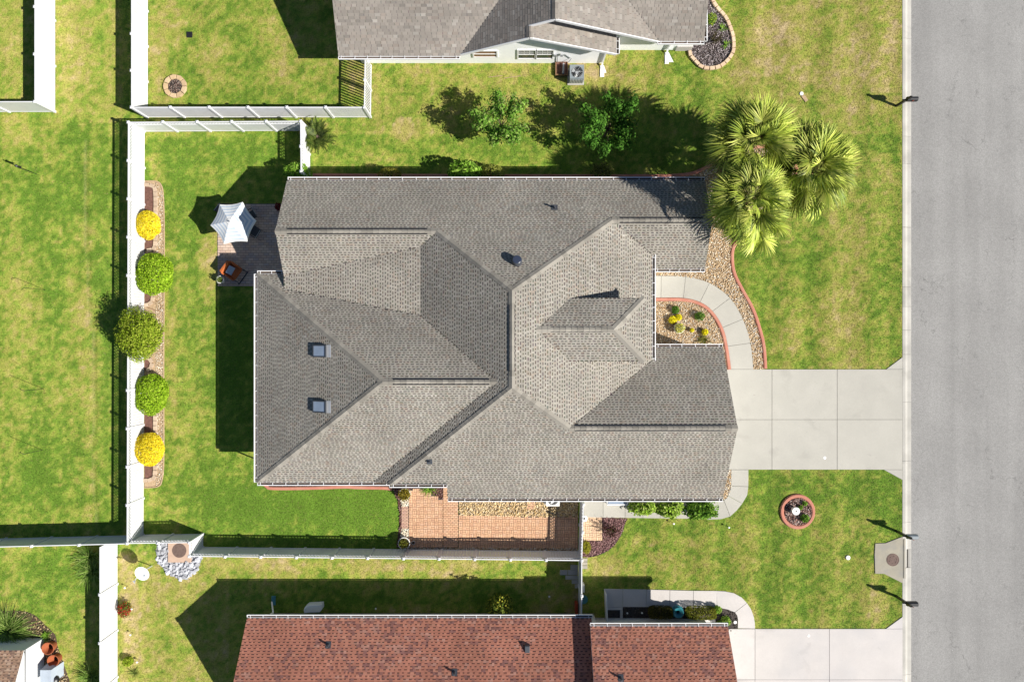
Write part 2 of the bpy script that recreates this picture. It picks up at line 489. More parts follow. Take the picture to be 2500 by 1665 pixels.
# the lawn: one sheet whose colour is the turf's own (green, yellowed and bare patches)
DRY = [  # px, py, rx, ry, strength (photograph pixels) of straw-coloured turf
    (180, 90, 45, 160, .55), (165, 230, 30, 70, .45), (225, 60, 40, 120, .25), (260, 250, 30, 40, .35), (385, 130, 30, 130, .5), (420, 60, 40, 50, .3),
    (700, 150, 40, 60, .6), (640, 80, 40, 40, .35), (540, 130, 30, 40, .35), (690, 200, 40, 30, .45), (60, 330, 60, 40, .45), (110, 432, 18, 22, .8), (130, 380, 40, 40, .4),
    (880, 180, 40, 60, .5), (925, 250, 30, 60, .4), (985, 315, 28, 28, .95), (900, 380, 60, 30, .3), (1040, 170, 60, 12, .45), (1430, 170, 70, 30, .65), (1540, 190, 50, 30, .45),
    (1800, 190, 60, 30, .4), (1890, 90, 50, 60, .5), (1880, 160, 40, 30, .55), (1990, 190, 60, 40, .45), (1975, 30, 40, 50, .4), (2120, 170, 40, 60, .5), (2180, 120, 22, 120, .6),
    (2090, 80, 50, 60, .35), (2110, 260, 40, 30, .4), (2140, 450, 40, 120, .2), (2130, 560, 50, 60, .3), (2150, 1000, 60, 60, .15), (1930, 803, 22, 14, .6), (1925, 850, 25, 12, .5), (2050, 800, 120, 60, .2),
    (2120, 870, 60, 30, .35), (370, 700, 20, 60, .4), (410, 800, 22, 220, .55), (450, 700, 30, 120, .3), (510, 630, 24, 80, .75), (500, 690, 26, 30, .6), (420, 1000, 30, 120, .5), (480, 950, 40, 120, .3), (380, 1230, 40, 50, .6), (430, 1270, 60, 30, .5),
    (400, 330, 70, 14, .5), (375, 400, 16, 60, .5), (420, 540, 16, 60, .35), (300, 1370, 16, 50, .75), (315, 1450, 26, 60, .7), (330, 1560, 26, 90, .6), (380, 1440, 30, 40, .4), (440, 1400, 40, 40, .4),
    (620, 1380, 60, 18, .55), (700, 1385, 50, 18, .7), (950, 1385, 100, 16, .85), (850, 1375, 40, 14, .5), (1090, 1395, 50, 16, .6), (1180, 1380, 40, 14, .4), (920, 1440, 50, 14, .6), (1000, 1490, 90, 14, .7), (1330, 1470, 30, 40, .5), (1400, 1470, 20, 60, .6),
    (1290, 1440, 40, 20, .3), (1550, 1320, 14, 16, .8), (1600, 1325, 20, 8, .7), (1562, 1335, 16, 8, .6), (1630, 1370, 40, 16, .45), (1480, 1385, 40, 16, .5), (1700, 1330, 30, 14, .3), (1860, 1310, 30, 14, .3), (1620, 1370, 50, 22, .3), (1660, 1400, 60, 26, .35), (1706, 1428, 14, 8, .8), (1850, 1380, 60, 30, .3),
    (2050, 1290, 60, 30, .25), (2120, 1460, 60, 40, .55), (2150, 1490, 40, 30, .5), (1990, 1520, 16, 10, .4), (2080, 1400, 60, 40, .3), (1560, 1260, 40, 8, .3), (200, 560, 90, 40, .3), (140, 860, 60, 80, .35), (200, 900, 20, 80, .55), (130, 970, 26, 40, .6), (190, 770, 26, 90, .55),
    (90, 740, 30, 40, .5), (60, 640, 40, 60, .3), (170, 1170, 24, 16, .5), (170, 1240, 60, 30, .3), (300, 1290, 20, 10, .4), (60, 1340, 90, 12, .45), (170, 1600, 16, 60, .4)]
LUSH = [(600, 110, 70, 60, .6), (470, 200, 30, 20, .7), (640, 230, 120, 30, .5), (560, 60, 60, 60, .4), (430, 160, 30, 20, .4), (440, 480, 60, 50, .4), (600, 380, 120, 40, .45), (700, 1230, 220, 40, .75), (850, 1220, 120, 60, .85), (550, 1180, 60, 60, .4), (480, 590, 16, 160, .6), (470, 820, 14, 120, .3),
        (480, 1050, 16, 60, .5), (560, 950, 60, 150, .5), (190, 330, 40, 60, .5), (230, 480, 26, 120, .4), (100, 480, 80, 60, .4), (60, 250, 60, 30, .3), (240, 700, 30, 300, .45), (90, 1180, 90, 80, .45), (130, 1400, 60, 60, .55), (150, 1500, 30, 60, .4),
        (1700, 210, 60, 50, .5), (1660, 160, 40, 20, .4), (1940, 20, 40, 30, .3), (2080, 60, 60, 40, .45), (2140, 320, 60, 40, .5), (1830, 760, 60, 120, .35), (1940, 640, 140, 40, .3), (1560, 1290, 60, 20, .4), (1600, 1340, 40, 12, .7), (1700, 1290, 60, 26, .4), (1620, 1290, 90, 14, .35), (2000, 1200, 140, 30, .5),
        (1900, 1400, 120, 60, .4), (1760, 1500, 40, 40, .3), (1230, 1400, 50, 20, .6), (1180, 1460, 140, 30, .7), (880, 1480, 200, 24, .75), (560, 1385, 60, 14, .4), (960, 1500, 40, 10, .2), (470, 1420, 20, 16, .3), (350, 1395, 12, 20, .7), (375, 1360, 16, 14, .7), (395, 1415, 14, 12, .6), (352, 1480, 8, 60, .45), (1340, 480, 90, 40, .2), (1480, 330, 90, 60, .5), (1300, 320, 30, 30, .3), (850, 300, 30, 18, .6), (990, 285, 30, 8, .6), (1150, 370, 120, 20, .2)]
def gauss(px, py, lst):
    s = np.zeros(px.shape)
    for x, y, rx, ry, k in lst:
        d = ((px - x) / rx) ** 2 + ((py - y) / ry) ** 2
        s = np.maximum(s, k * np.exp(-d * 0.9)) if True else s
    return s
def lawn_colour(X, Y):
    px = X * PXM + 1250; py = 832.5 - Y * PXM
    wx = (fbm(X, Y, 0.8, 5, 3) - 0.5) * 60; wy = (fbm(X, Y, 0.8, 9, 3) - 0.5) * 60
    n1 = fbm(X, Y, 0.12, 21, 4); n2 = fbm(X, Y, 0.5, 31, 5); n3 = fbm(X, Y, 1.7, 41, 4); n4 = fbm(X, Y, 4.5, 51, 2)
    dry = gauss(px + wx * .6, py + wy * .6, DRY) * (0.55 + 0.9 * n2)
    lush = gauss(px + wx, py + wy, LUSH) * (0.6 + 0.8 * n2)
    mow = (fbm(X, Y * 0.05, 0.85, 71, 3) - 0.5) * np.where((px > 1700) | (px < 330), 0.55, 0.22)
    # general condition of each plot: the neighbours' plots are drier than the fenced back yard
    plot = np.full(X.shape, 0.34)
    plot = np.where((px > 352) & (px < 1420) & (py > 318) & (py < 1345), 0.20, plot)
    plot = np.where((px > 352) & (px < 1000) & (py > 1180) & (py < 1345), 0.05, plot)
    plot = np.where((px < 352) & (py > 300), 0.30, plot)
    plot = np.where((px > 740) & (py < 330), 0.42, plot)
    plot = np.where((px > 1750) & (py < 330), 0.52, plot)
    plot = np.where((px > 1750) & (py > 1100), 0.26, plot)
    plot = np.where((px < 300) & (py < 300), 0.45, plot)
    plot = np.where((px > 287) & (px < 560) & (py > 1345), 0.62, plot)
    plot = np.where((px > 560) & (px < 1411) & (py > 1345), 0.42, plot)
    fert = np.where(px < 352, 1.14, np.where((px < 1420) & (py > 318), 1.08, np.where(px > 1500, 0.94, 1.0)))
    t = np.clip(plot * 0.8 + (n1 - 0.5) * 0.26 + (n2 - 0.5) * 0.16 + (n3 - 0.5) * 0.34 + (n4 - 0.5) * 0.95 + mow + dry * (0.64 - 0.16 * (px < 352)) - lush * 0.42, 0, 1)
    ring_d = np.hypot(px - 985, (py - 314) * 0.95)          # the pale round patch in the top lawn
    t = np.where(ring_d < 28, np.clip(0.70 + (n4 - 0.5) * 0.6, 0, 1), np.where((ring_d < 36) & (py < 312), t * 0.5, t))
    stops = [(0.0, (0.098, 0.176, 0.020)), (0.2, (0.172, 0.240, 0.033)), (0.42, (0.252, 0.266, 0.052)), (0.68, (0.316, 0.274, 0.086)), (1.0, (0.392, 0.304, 0.168))]
    out = np.zeros(X.shape + (3,))
    for a in range(3):
        out[..., a] = np.interp(t, [s[0] for s in stops], [s[1][a] for s in stops])
    # mowing tracks of the front lawn and a pale line with a darker one along the back lane
    tr = 1 + 0.10 * np.sin(X * 2.6 + 0.5 * n1 * 6) * np.where(px > 1500, 1.0, 0.25)
    wob = (fbm(X, Y, 0.25, 61, 3) - 0.5) * 26
    seam = 0.5 * np.exp(-((px + wob - (205 + (py - 300) * 0.03)) / 2.5) ** 2) * np.where((py > 340) & (py < 1300), 1, 0) * (0.5 + n3)
    seam2 = 0.7 * np.exp(-((px + wob - (212 + (py - 300) * 0.03)) / 4.0) ** 2) * np.where((py > 340) & (py < 1300), 1, 0)
    out *= (fert * tr * (1 - 0.35 * seam2) * (0.88 + 0.24 * n3))[..., None]
    out = out * (1 - 0.6 * seam[..., None]) + np.array([0.36, 0.30, 0.15]) * (0.6 * seam[..., None])
    return np.clip(out, 0.004, 0.6)
gx = np.concatenate([np.linspace(-130, -34, 20), np.arange(-33, KERB_W0, 0.16), [KERB_W0]])
gy = np.concatenate([np.linspace(-110, -24, 18), np.arange(-23, 23.01, 0.16), np.linspace(24, 110, 18)])
GX, GY = np.meshgrid(gx, gy)
nx, ny = len(gx), len(gy)
idx = np.arange(nx * ny).reshape(ny, nx)
F = np.stack([idx[:-1, :-1], idx[:-1, 1:], idx[1:, 1:], idx[1:, :-1]], -1).reshape(-1, 4)
FX = (GX[:-1, :-1] + GX[1:, 1:]) / 2; FY = (GY[:-1, :-1] + GY[1:, 1:]) / 2
VZ = np.zeros(nx * ny)
me = mesh_np('lawn', np.stack([GX.ravel(), GY.ravel(), VZ], 1), F, lawn_colour(FX, FY).reshape(-1, 3), 'lawn')
# per-vertex colour reads softer than per-face
me.attributes.remove(me.attributes['Col'])
a = me.attributes.new('Col', 'FLOAT_COLOR', 'POINT')
vc = np.ones((nx * ny, 4), dtype=np.float32); vc[:, :3] = lawn_colour(GX, GY).reshape(-1, 3)
a.data.foreach_set('color', vc.ravel())
tag(link('lawn', me), 'patchy green and straw coloured lawn around the houses', kind='structure')

# road, kerb
b = MB()
RX1 = 33.0
b.face([(KERB_W1 - 0.02, -110, -0.085), (RX1, -110, -0.085), (RX1, 110, -0.085), (KERB_W1 - 0.02, 110, -0.085)])
tag(b.build('road', 'asphalt'), 'worn grey asphalt street along the right edge', kind='structure')
b = MB(); b.box((RX1, -110, -0.3), (RX1 + 0.5, 110, 0.02)); tag(b.build('far_kerb', 'kerb_concrete'), kind='structure')
b = MB(); b.face([(RX1 + .5, -110, 0), (130, -110, 0), (130, 110, 0), (RX1 + .5, 110, 0)], (0.14, 0.17, 0.04)); tag(b.build('verge', 'lawn'), 'lawn across the street', kind='structure')
kerb = thing('kerb', 'rolled concrete kerb and gutter beside the street', None, (KERB_W0, 0, 0), kind='structure')
# rolled kerb: back edge, crown, slope into the gutter pan
w = KERB_W1 - KERB_W0
prof = [(0.0, -0.25), (0.0, 0.012), (0.03, 0.018), (0.17, 0.014), (0.25, -0.02), (0.33, -0.062), (w - 0.03, -0.078), (w, -0.082), (w, -0.25)]
joints = [-26.0]
marks = sorted([XY(2210, c6(0, v)[1])[1] for v in (40, 420, 545, 695, 850, 1155, 1530)] + [XY(2210, c3(0, v)[1])[1] for v in (245, 870, 1045, 1450)]
               + [XY(2210, c9(0, v)[1])[1] for v in (550, 1080, 1520)])
ys = [-26.0] + marks + [24.0]
inlet = (XY(0, 1386)[1], XY(0, 1341)[1])
ys2 = []
for y in ys:
    if not (inlet[0] - 0.2 < y < inlet[1] + 0.2):
        ys2.append(y)
ys2 = sorted(ys2 + [inlet[0], inlet[1]])
for i in range(len(ys2) - 1):
    y0, y1 = ys2[i] + 0.006, ys2[i + 1] - 0.006
    b = MB(); n = len(prof)
    is_inlet = abs(ys2[i] - inlet[0]) < 1e-6
    pr = [(x, z - (0.05 if is_inlet and 0.20 < x < 0.45 and z > -0.2 else 0)) for x, z in prof]
    vs = [(KERB_W0 + x, y0, z) for x, z in pr] + [(KERB_W0 + x, y1, z) for x, z in pr]
    fs = [(k, k + 1, n + k + 1, n + k) for k in range(n - 1)] + [tuple(range(n - 1, -1, -1)), tuple(range(n, 2 * n))]
    b.raw(vs, [tuple(reversed(f)) for f in fs])
    o = b.build('kerb_stone', 'kerb_concrete', kerb)
b = MB(); b.box((KERB_W0, -30, -0.3), (KERB_W1 - 0.01, 30, -0.1)); b.build('kerb_footing', 'joint', kerb)

# ---------------------------------------------------------------- slabs
def slabs(name, label, polys, material, z=0.045, base_poly=None, zb=0.02):
    """a paved surface: every slab is its own piece over a dark joint bed"""
    root = thing(name, label, None, (*polys[0][0], 0), kind='structure')
    for p in polys:
        b = MB()
        n = len(p); cx = sum(q[0] for q in p) / n; cy = sum(q[1] for q in p) / n
        sh = []
        for x, y in p:
            d = math.hypot(cx - x, cy - y); k = min(0.011 / d, 0.2)
            sh.append((x + (cx - x) * k, y + (cy - y) * k))
        b.prism(sh, -0.05, z + random.uniform(-0.003, 0.003), bevel=0.006)
        b.build('slab', material, root)
        HARD.append(p)
    for k, p in enumerate(base_poly or []):
        b = MB(); b.prism(p, -0.05, zb); b.build('joint_bed', 'joint', root)
    return root
def pxs(lst):
    return [XY(*p) for p in lst]
# main driveway
YT, YM, YB = 901.5, 1024, 1146
X0, X1, X2, X3 = 1745, 1884, 2043, 2202.5
polys = []
for xa, xb in ((X0, X1), (X1, X2), (X2, X3)):
    polys += [pxs([(xa, YT), (xb, YT), (xb, YM), (xa, YM)]), pxs([(xa, YM), (xb, YM), (xb, YB), (xa, YB)])]
polys += [pxs([(2163, YT), (2202.5, YT), (2202.5, 872)]), pxs([(2157, YB), (2202.5, YB), (2202.5, 1171)])]
slabs('driveway', 'grey beige concrete driveway of the middle house', polys, 'concrete', base_poly=[pxs([(X0, YT), (X3, YT), (X3, YB), (X0, YB)])])
# curved front walk of the middle house
z3 = crop(1580, 640, 5.6)
inner = [(60, 488), (185, 488), (493, 492), (720, 548), (890, 672), (1028, 895), (1097, 1150), (1142, 1465)]
outer = [(60, 185), (190, 188), (522, 200), (850, 285), (1130, 490), (1305, 778), (1410, 1105), (1450, 1465)]
ins = smooth_line([XY(*z3(*p)) for p in inner], 4); outs = smooth_line([XY(*z3(*p)) for p in outer], 4)
polys = [ins[i * 4:i * 4 + 5] + outs[i * 4:i * 4 + 5][::-1] for i in range(7)]
WALK_IN, WALK_OUT = ins, outs
slabs('front_walk', 'curved concrete walk from the driveway to the front porch', polys, 'concrete', z=0.05, base_poly=[ins + outs[::-1]])
# walk along the south side
o_c = [(593, 212), (593, 268), (592, 320), (585, 375), (553, 428), (518, 472), (476, 510), (420, 527), (330, 531)]
i_c = [(482, 212), (482, 268), (481, 316), (474, 352), (462, 378), (450, 395), (436, 407), (400, 405), (330, 402)]
oo = [XY(*c9(*p)) for p in o_c]; ii = [XY(*c9(*p)) for p in i_c]
polys = [ii[0:3] + oo[0:3][::-1], ii[2:5] + oo[2:5][::-1], ii[4:7] + oo[4:7][::-1], ii[6:9] + oo[6:9][::-1]]
z7 = crop(1380, 1200, 5.8875)
xs = [265, 542, 858, 1115, 1360, 1600, None]
prev = 265
for xa, xb in ((265, 542), (542, 858), (858, 1115), (1115, 1360), (1360, 1600), (1600, 2030)):
    polys.append(pxs([z7(xa, 60), z7(xb, 60), z7(xb, 368 + (xb - 265) * 0.012), z7(xa, 368 + (xa - 265) * 0.012)]))
polys[3] = [XY(*z7(2030, 60)), XY(*z7(2030, 390))] + [oo[8], oo[7], oo[6], ii[6]] 
slabs('side_walk', 'concrete walk bending round the south corner of the middle house', polys, 'concrete')
# driveway and walk of the red roofed house
c9x = lambda u: c9(u, 0)[0]
c9y = lambda v: c9(0, v)[1]
xa, xb, xc, xd = 1770, c9x(634), c9x(1108), 2203
yt, yb = c9y(1225), c9y(1549)
polys = []
for a0, a1 in ((xa, xb), (xb, xc), (xc, xd)):
    polys += [pxs([(a0, yt), (a1, yt), (a1, yb), (a0, yb)]), pxs([(a0, yb), (a1, yb), (a1, 1790), (a0, 1790)])]
polys.append(pxs([(c9x(1470), yt), (2203, yt), (2203, c9y(1148))]))
slabs('neighbour_driveway', 'pale pinkish concrete driveway of the red roofed house', polys, 'pale_concrete', base_poly=[pxs([(xa, yt), (xd, yt), (xd, 1790), (xa, 1790)])])
z4 = crop(1410, 1430, 5.607)
polys = []
tops = [(370, 35), (620, 40), (942, 45), (1262, 52), (1582, 60), (1905, 62)]
bots = [(380, 285), (620, 285), (938, 285), (1258, 290), (1585, 295), (1905, 300)]
for i in range(5):
    polys.append(pxs([z4(*tops[i]), z4(*tops[i + 1]), z4(*bots[i + 1]), z4(*bots[i])]))
oc = [XY(*c9(*p)) for p in ((389, 983), (440, 985), (500, 997), (550, 1025), (583, 1060), (610, 1100), (628, 1150), (634, 1190), (635, 1224))]
ic = [XY(*z4(*p)) for p in ((1905, 300), (1990, 305), (2060, 322), (2110, 345), (2150, 355), (2180, 400), (2190, 450), (2190, 510), (2190, 576))]
polys += [ic[0:5] + oc[0:5][::-1], ic[4:9] + oc[4:9][::-1]]
polys.append(pxs([z4(380, 285), z4(620, 285), z4(618, 325), z4(380, 325)]))
polys.append(pxs([z4(580, 325), z4(618, 325), z4(618, 445), z4(580, 445)]))
slabs('neighbour_walk', 'pale concrete walk rounding the corner of the red roofed house', polys, 'pale_concrete')

# ================================================================== HOUSES
GREY = dict(base=(0.262, 0.243, 0.210), alt=[(0.257, 0.221, 0.184), (0.240, 0.230, 0.203), (0.288, 0.270, 0.238), (0.228, 0.211, 0.185)], slot=(0.066, 0.058, 0.049))
RED = dict(base=(0.355, 0.150, 0.103), alt=[(0.245, 0.112, 0.09), (0.375, 0.17, 0.118), (0.36, 0.185, 0.14), (0.21, 0.10, 0.085)], slot=(0.085, 0.036, 0.032))
OLD = dict(base=(0.22, 0.198, 0.175), alt=[(0.24, 0.212, 0.185), (0.185, 0.168, 0.15), (0.265, 0.245, 0.22), (0.22, 0.19, 0.165)], slot=(0.13, 0.118, 0.105))
TAN = dict(base=(0.29, 0.185, 0.125), alt=[(0.20, 0.13, 0.095), (0.36, 0.25, 0.18), (0.33, 0.22, 0.16)], slot=(0.11, 0.07, 0.055))
def plane_through(p, gx_, gy_):
    x, y, z = p
    return (gx_, gy_, z - gx_ * x - gy_ * y)
def zat(pl, x, y):
    return pl[0] * x + pl[1] * y + pl[2]
def roof_slope(house, poly, pl, pal, expo=0.135, tooth=(0.06, 0.12), slot=(0.08, 0.17), slot_h=0.46, seed=0, blotch=1.0, thick=0.15):
    """one roof slope: deck with white edges, and shingle courses laid as real tabs on it"""
    if area(poly) < 0:
        poly = poly[::-1]
    b = MB(); n = len(poly)
    top = [(x, y, zat(pl, x, y)) for x, y in poly]; bot = [(x, y, zat(pl, x, y) - thick) for x, y in poly]
    b.face(top, mi=0); b.face(bot[::-1], mi=1)
    for i in range(n):
        j = (i + 1) % n
        b.face([bot[i], bot[j], top[j], top[i]], mi=1)
    deck = b.build('roof_slope', ['shingle_deck', 'white_trim'], house)
    g = Vector((pl[0], pl[1])); s = math.sqrt(1 + g.length_squared); d = g.normalized(); u = Vector((-d.y, d.x))
    pu = [(p[0] * u.x + p[1] * u.y, p[0] * d.x + p[1] * d.y) for p in poly]
    e = expo / s
    v0 = min(q[1] for q in pu); v1 = max(q[1] for q in pu)
    r = random.Random(seed)
    V = []; Fc = []; C = []
    def quad(ua, ub, ua2, ub2, va, vb, oa, ob, col):
        i = len(V)
        for uu, vv, oz in ((ua, va, oa), (ub, va, oa), (ub2, vb, ob), (ua2, vb, ob)):
            x = uu * u.x + vv * d.x; y = uu * u.y + vv * d.y
            V.append((x, y, zat(pl, x, y) + oz))
        Fc.append((i, i + 3, i + 2, i + 1)); C.append(col)
    k = 0; v = v0
    def spans(vm):
        xs = []
        for i in range(n):
            a_, c_ = pu[i], pu[(i + 1) % n]
            if (a_[1] <= vm) != (c_[1] <= vm):
                xs.append(a_[0] + (c_[0] - a_[0]) * (vm - a_[1]) / (c_[1] - a_[1]))
        xs.sort()
        return list(zip(xs[::2], xs[1::2]))
    while v < v1 - 0.01:
        ve = min(v + e, v1)
        for ua, ub in spans((v + ve) / 2):
            x = ua - r.uniform(0, 0.1); tooth_turn = r.random() < 0.5
            col_run = None; run_left = 0
            while x < ub - 0.004:
                wdt = r.uniform(*(tooth if tooth_turn else slot)); xa = max(x, ua); xb = min(x + wdt, ub)
                x += wdt
                if xb - xa < 0.004:
                    tooth_turn = not tooth_turn; continue
                if run_left <= 0:
                    q = r.random()
                    wx, wy = xa * u.x + v * d.x, xa * u.y + v * d.y
                    bl = float(vnoise(np.array([wx * 1.0 + seed]), np.array([wy * 1.0]), 0.55, 77)[0])
                    p_alt = 0.25 + 0.5 * (bl - 0.35) * blotch
                    cc = pal['alt'][r.randrange(len(pal['alt']))] if q < p_alt else pal['base']
                    f = r.uniform(0.9, 1.08); col_run = tuple(c * f for c in cc); run_left = r.randint(1, 2)
                run_left -= 1
                f = r.uniform(0.94, 1.06)
                cl = tuple(c * f for c in col_run)
                if tooth_turn:
                    quad(xa, xb, xa, xb, v - 0.004, ve + 0.012, 0.019, 0.006, tuple(c * 1.06 for c in cl))
                else:
                    vs_ = v + (ve - v) * slot_h
                    quad(xa, xb, xa, xb, v - 0.004, vs_, 0.006, 0.004, tuple(c * r.uniform(0.8, 1.25) for c in pal['slot']))
                    quad(xa, xb, xa, xb, vs_, ve + 0.012, 0.013, 0.006, cl)
                tooth_turn = not tooth_turn
        v += e; k += 1
    me = mesh_np('shingles', np.array(V), np.array(Fc), np.array(C), 'shingle', off_of(house))
    link('shingles', me, deck, kind='stuff')
    return deck
def ridge_caps(house, p, q, slope_l, slope_r, pal, step=0.28, half=0.165, seed=0, lift=0.025, light=0.92):
    """overlapping cap shingles along a ridge or hip from p (low end) to q: slopes are the two roof planes"""
    p, q = Vector(p), Vector(q); L = (q - p).length; d = (q - p).normalized()
    h = Vector((d.x, d.y, 0)).normalized(); side = Vector((-h.y, h.x, 0))
    n = max(1, int(round(L / step))); st = L / n; r = random.Random(seed)
    def prof(plane, sgn):
        a = side * (sgn * half)
        z = plane[0] * a.x + plane[1] * a.y
        return Vector((a.x, a.y, z))
    al, ar = prof(slope_l, 1), prof(slope_r, -1)
    variants = []
    for kk in range(4):
        f = light * (0.84, 0.96, 1.04, 1.14)[kk]; cl = tuple(c * f for c in pal['base'])
        b = MB()
        up = Vector((0, 0, 1))
        e0, e1 = d * (-0.02), d * (st + 0.015)
        o0, o1 = lift + 0.014, lift
        for e, oz in ((e0, o0), (e1, o1)):
            for m_ in (al, al * 0.35 + up * 0.006, Vector((0, 0, 0.012)), ar * 0.35 + up * 0.006, ar):
                b.v.append(tuple(e + m_ + up * oz))
        for t in range(4):
            b.f.append((t, t + 1, 5 + t + 1, 5 + t)); b.c.append(cl); b.m.append(0)
        i = len(b.v)
        for m_ in (al, Vector((0, 0, 0)), ar):
            b.v.append(tuple(e0 + m_ + up * (lift - 0.012)))
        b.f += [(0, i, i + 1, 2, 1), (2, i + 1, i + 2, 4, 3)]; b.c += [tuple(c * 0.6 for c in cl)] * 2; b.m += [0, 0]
        variants.append(b.mesh('ridge_cap', 'shingle'))
    off = off_of(house)
    for i in range(n):
        link('ridge_cap', variants[r.randrange(4)], house, loc=p + d * (st * i) - off)
def gutter(house, p, q, z, out, w=0.145, hang=0.68, seed=0):
    """open white gutter along an eave from p to q (xy), 'out' points away from the roof"""
    p, q, o = Vector((*p, 0)), Vector((*q, 0)), Vector((*out, 0)).normalized()
    d = (q - p).normalized(); up = Vector((0, 0, 1))
    b = MB()
    f = 0.015
    A = lambda pt, a, zz: pt + o * a + up * zz
    b.bar(A(p, f + w, z - 0.04), A(q, f + w, z - 0.04), 0.038, 0.10)
    b.bar(A(p, f + w / 2 - 0.01, z - 0.10), A(q, f + w / 2 - 0.01, z - 0.10), w - 0.03, 0.02, mi=1)  # dark bottom: the channel's shade put into its colour, along with leaf debris
    b.bar(A(p, f + 0.008, z - 0.065), A(q, f + 0.008, z - 0.065), 0.012, 0.09)
    for e in (p, q):
        s = d if e is q else -d
        b.bar(A(e, f + 0.03, z - 0.055) + s * 0.0, A(e, f + w - 0.025, z - 0.055) + s * 0.0, 0.02, 0.07)
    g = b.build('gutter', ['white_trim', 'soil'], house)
    b = MB(); L = (q - p).length; n = max(1, int(L / hang)); r = random.Random(seed)
    for i in range(n + 1):
        t = (0.2 + i * (L - 0.4) / n + r.uniform(-0.05, 0.05))
        c = p + d * t
        b.bar(A(c, f - 0.02, z + 0.013), A(c, f + w, z + 0.004), 0.026, 0.010)
    b.build('gutter_hangers', 'white_trim', g, root=house, kind='stuff')
def gable_wall(house, x, y0, y1, zb, pl0, pl1, ridge_y, thick=0.12, axis='x', material='white_siding'):
    """triangular wall under a gable; axis 'x': the wall stands at x and runs along y"""
    pts = [(y0, zb), (y1, zb)]
    f = lambda pl, c: (zat(pl, x, c) if axis == 'x' else zat(pl, c, x)) - 0.17
    pts += [(y1, f(pl1, y1)), (ridge_y, f(pl1, ridge_y)), (y0, f(pl0, y0))]
    b = MB()
    mk = (lambda c, z, t: (x + t, c, z)) if axis == 'x' else (lambda c, z, t: (c, x + t, z))
    fr = [mk(c, z, -thick / 2) for c, z in pts]; bk = [mk(c, z, thick / 2) for c, z in pts]
    n = len(pts)
    b.face(fr); b.face(bk[::-1])
    for i in range(n):
        j = (i + 1) % n
        b.face([fr[j], fr[i], bk[i], bk[j]])
    b.build('gable_wall', material, house)
def window(house, x0, x1, z0, z1, y, facing, grid=(3, 2), glass='dark_glass'):
    """white sash window in a wall that runs along x at y; facing = -1 looks south, 1 north"""
    t = 0.05 * facing
    b = MB()
    fw = 0.08
    for a0, a1, c0, c1_ in ((x0 - fw, x1 + fw, z0 - fw, z0), (x0 - fw, x1 + fw, z1, z1 + fw), (x0 - fw, x0, z0, z1), (x1, x1 + fw, z0, z1)):
        b.box((a0, min(y, y + t), c0), (a1, max(y, y + t), c1_))
    b.box((x0, min(y, y + t * 0.8), (z0 + z1) / 2 - 0.03), (x1, max(y, y + t * 0.8), (z0 + z1) / 2 + 0.03))
    if grid:
        for i in range(1, grid[0]):
            xx = x0 + (x1 - x0) * i / grid[0]
            b.box((xx - 0.012, min(y, y + t * 0.5), (z0 + z1) / 2), (xx + 0.012, max(y, y + t * 0.5), z1))
        b.box((x0, min(y, y + t * 0.5), z0 + (z1 - z0) * 0.75 - 0.012), (x1, max(y, y + t * 0.5), z0 + (z1 - z0) * 0.75 + 0.012))
    f = b.build('window', 'white_trim', house)
    b = MB(); yy = y + t * 0.25
    b.face([(x0, yy, z0), (x1, yy, z0), (x1, yy, z1), (x0, yy, z1)])
    b.build('pane', glass, f, root=house)
def vent_pipe(house, px, py, pl, z_guess, r=0.05, h=0.35, col='dark_metal'):
    """plumbing vent with a flashing boot on a roof slope"""
    z = z_guess
    for _ in range(6):
        q = P(px, py, z); z = zat(pl, q.x, q.y)
    b = MB(); c = Vector((q.x, q.y, z))
    b.tube([c + Vector((0, 0, -0.1)), c + Vector((0, 0, h * 0.35)), c + Vector((0, 0, h))], [r * 2.0, r * 1.1, r], n=10)
    o = b.build('vent_pipe', col, house)
    b = MB(); w = r * 3.2
    b.face([(c.x + a * w, c.y + e * w, zat(pl, c.x + a * w, c.y + e * w) + 0.03) for a, e in ((-1, -1), (1, -1), (1, 1), (-1, 1))])
    b.build('flashing', col, o, root=house)

# ---------------------------------------------------------------- the middle house
ZE = 3.08
house = thing('house', 'large house with grey brown shingle roof in the middle of the picture', 'house', (0, 0, 0))
pN = plane_through((0, 8.68, ZE), 0, -0.6)
pS = plane_through((0, -8.50, ZE), 0, 0.6)
ZR = zat(pN, 0, 2.46)
YS = -8.50 + (ZR - ZE) / 0.6
kW, kE = 0.495, 0.44
pW = (kW, 0, ZR); pE = (-kE, 0, ZR)
XG, XGE, XSE = -12.17, 10.43, 11.39          # west gable, east gable, south-east gable
YGW = 5.64; zGW = zat(pN, 0, YGW); pGWS = plane_through((0, YGW, zGW), 0, 0.6)
YGE = 6.28; zGE = zat(pN, 0, YGE); pGES = plane_through((0, YGE, zGE), 0, 0.6)
YSW = -4.40; zSW = zat(pS, 0, YSW); pSWN = plane_through((0, YSW, zSW), 0, -0.6)
XH = -13.77; YHN, YHS = 3.62, -7.63; YHR = (YHN + YHS) / 2
pHN = plane_through((0, YHN, ZE), 0, -0.6); pHS = plane_through((0, YHS, ZE), 0, 0.6)
zH = zat(pHN, 0, YHR); XHR = -6.35; pHW = plane_through((XH, 0, ZE), (zH - ZE) / (XHR - XH), 0)
xA = -4.77; zA = zat(pW, xA, 0); pA = plane_through((xA, 0, zA), 0.118, 0)
yA_n = (zA - pGWS[2]) / 0.6; yA_s = (pHN[2] - zA) / 0.6
zA0 = zat(pA, XG, 0); yA0_n = (zA0 - pGWS[2]) / 0.6; yA0_s = (pHN[2] - zA0) / 0.6
xNW = (zGW - ZR) / kW; xNE = (ZR - zGE) / kE; xSE = (ZR - zSW) / kE
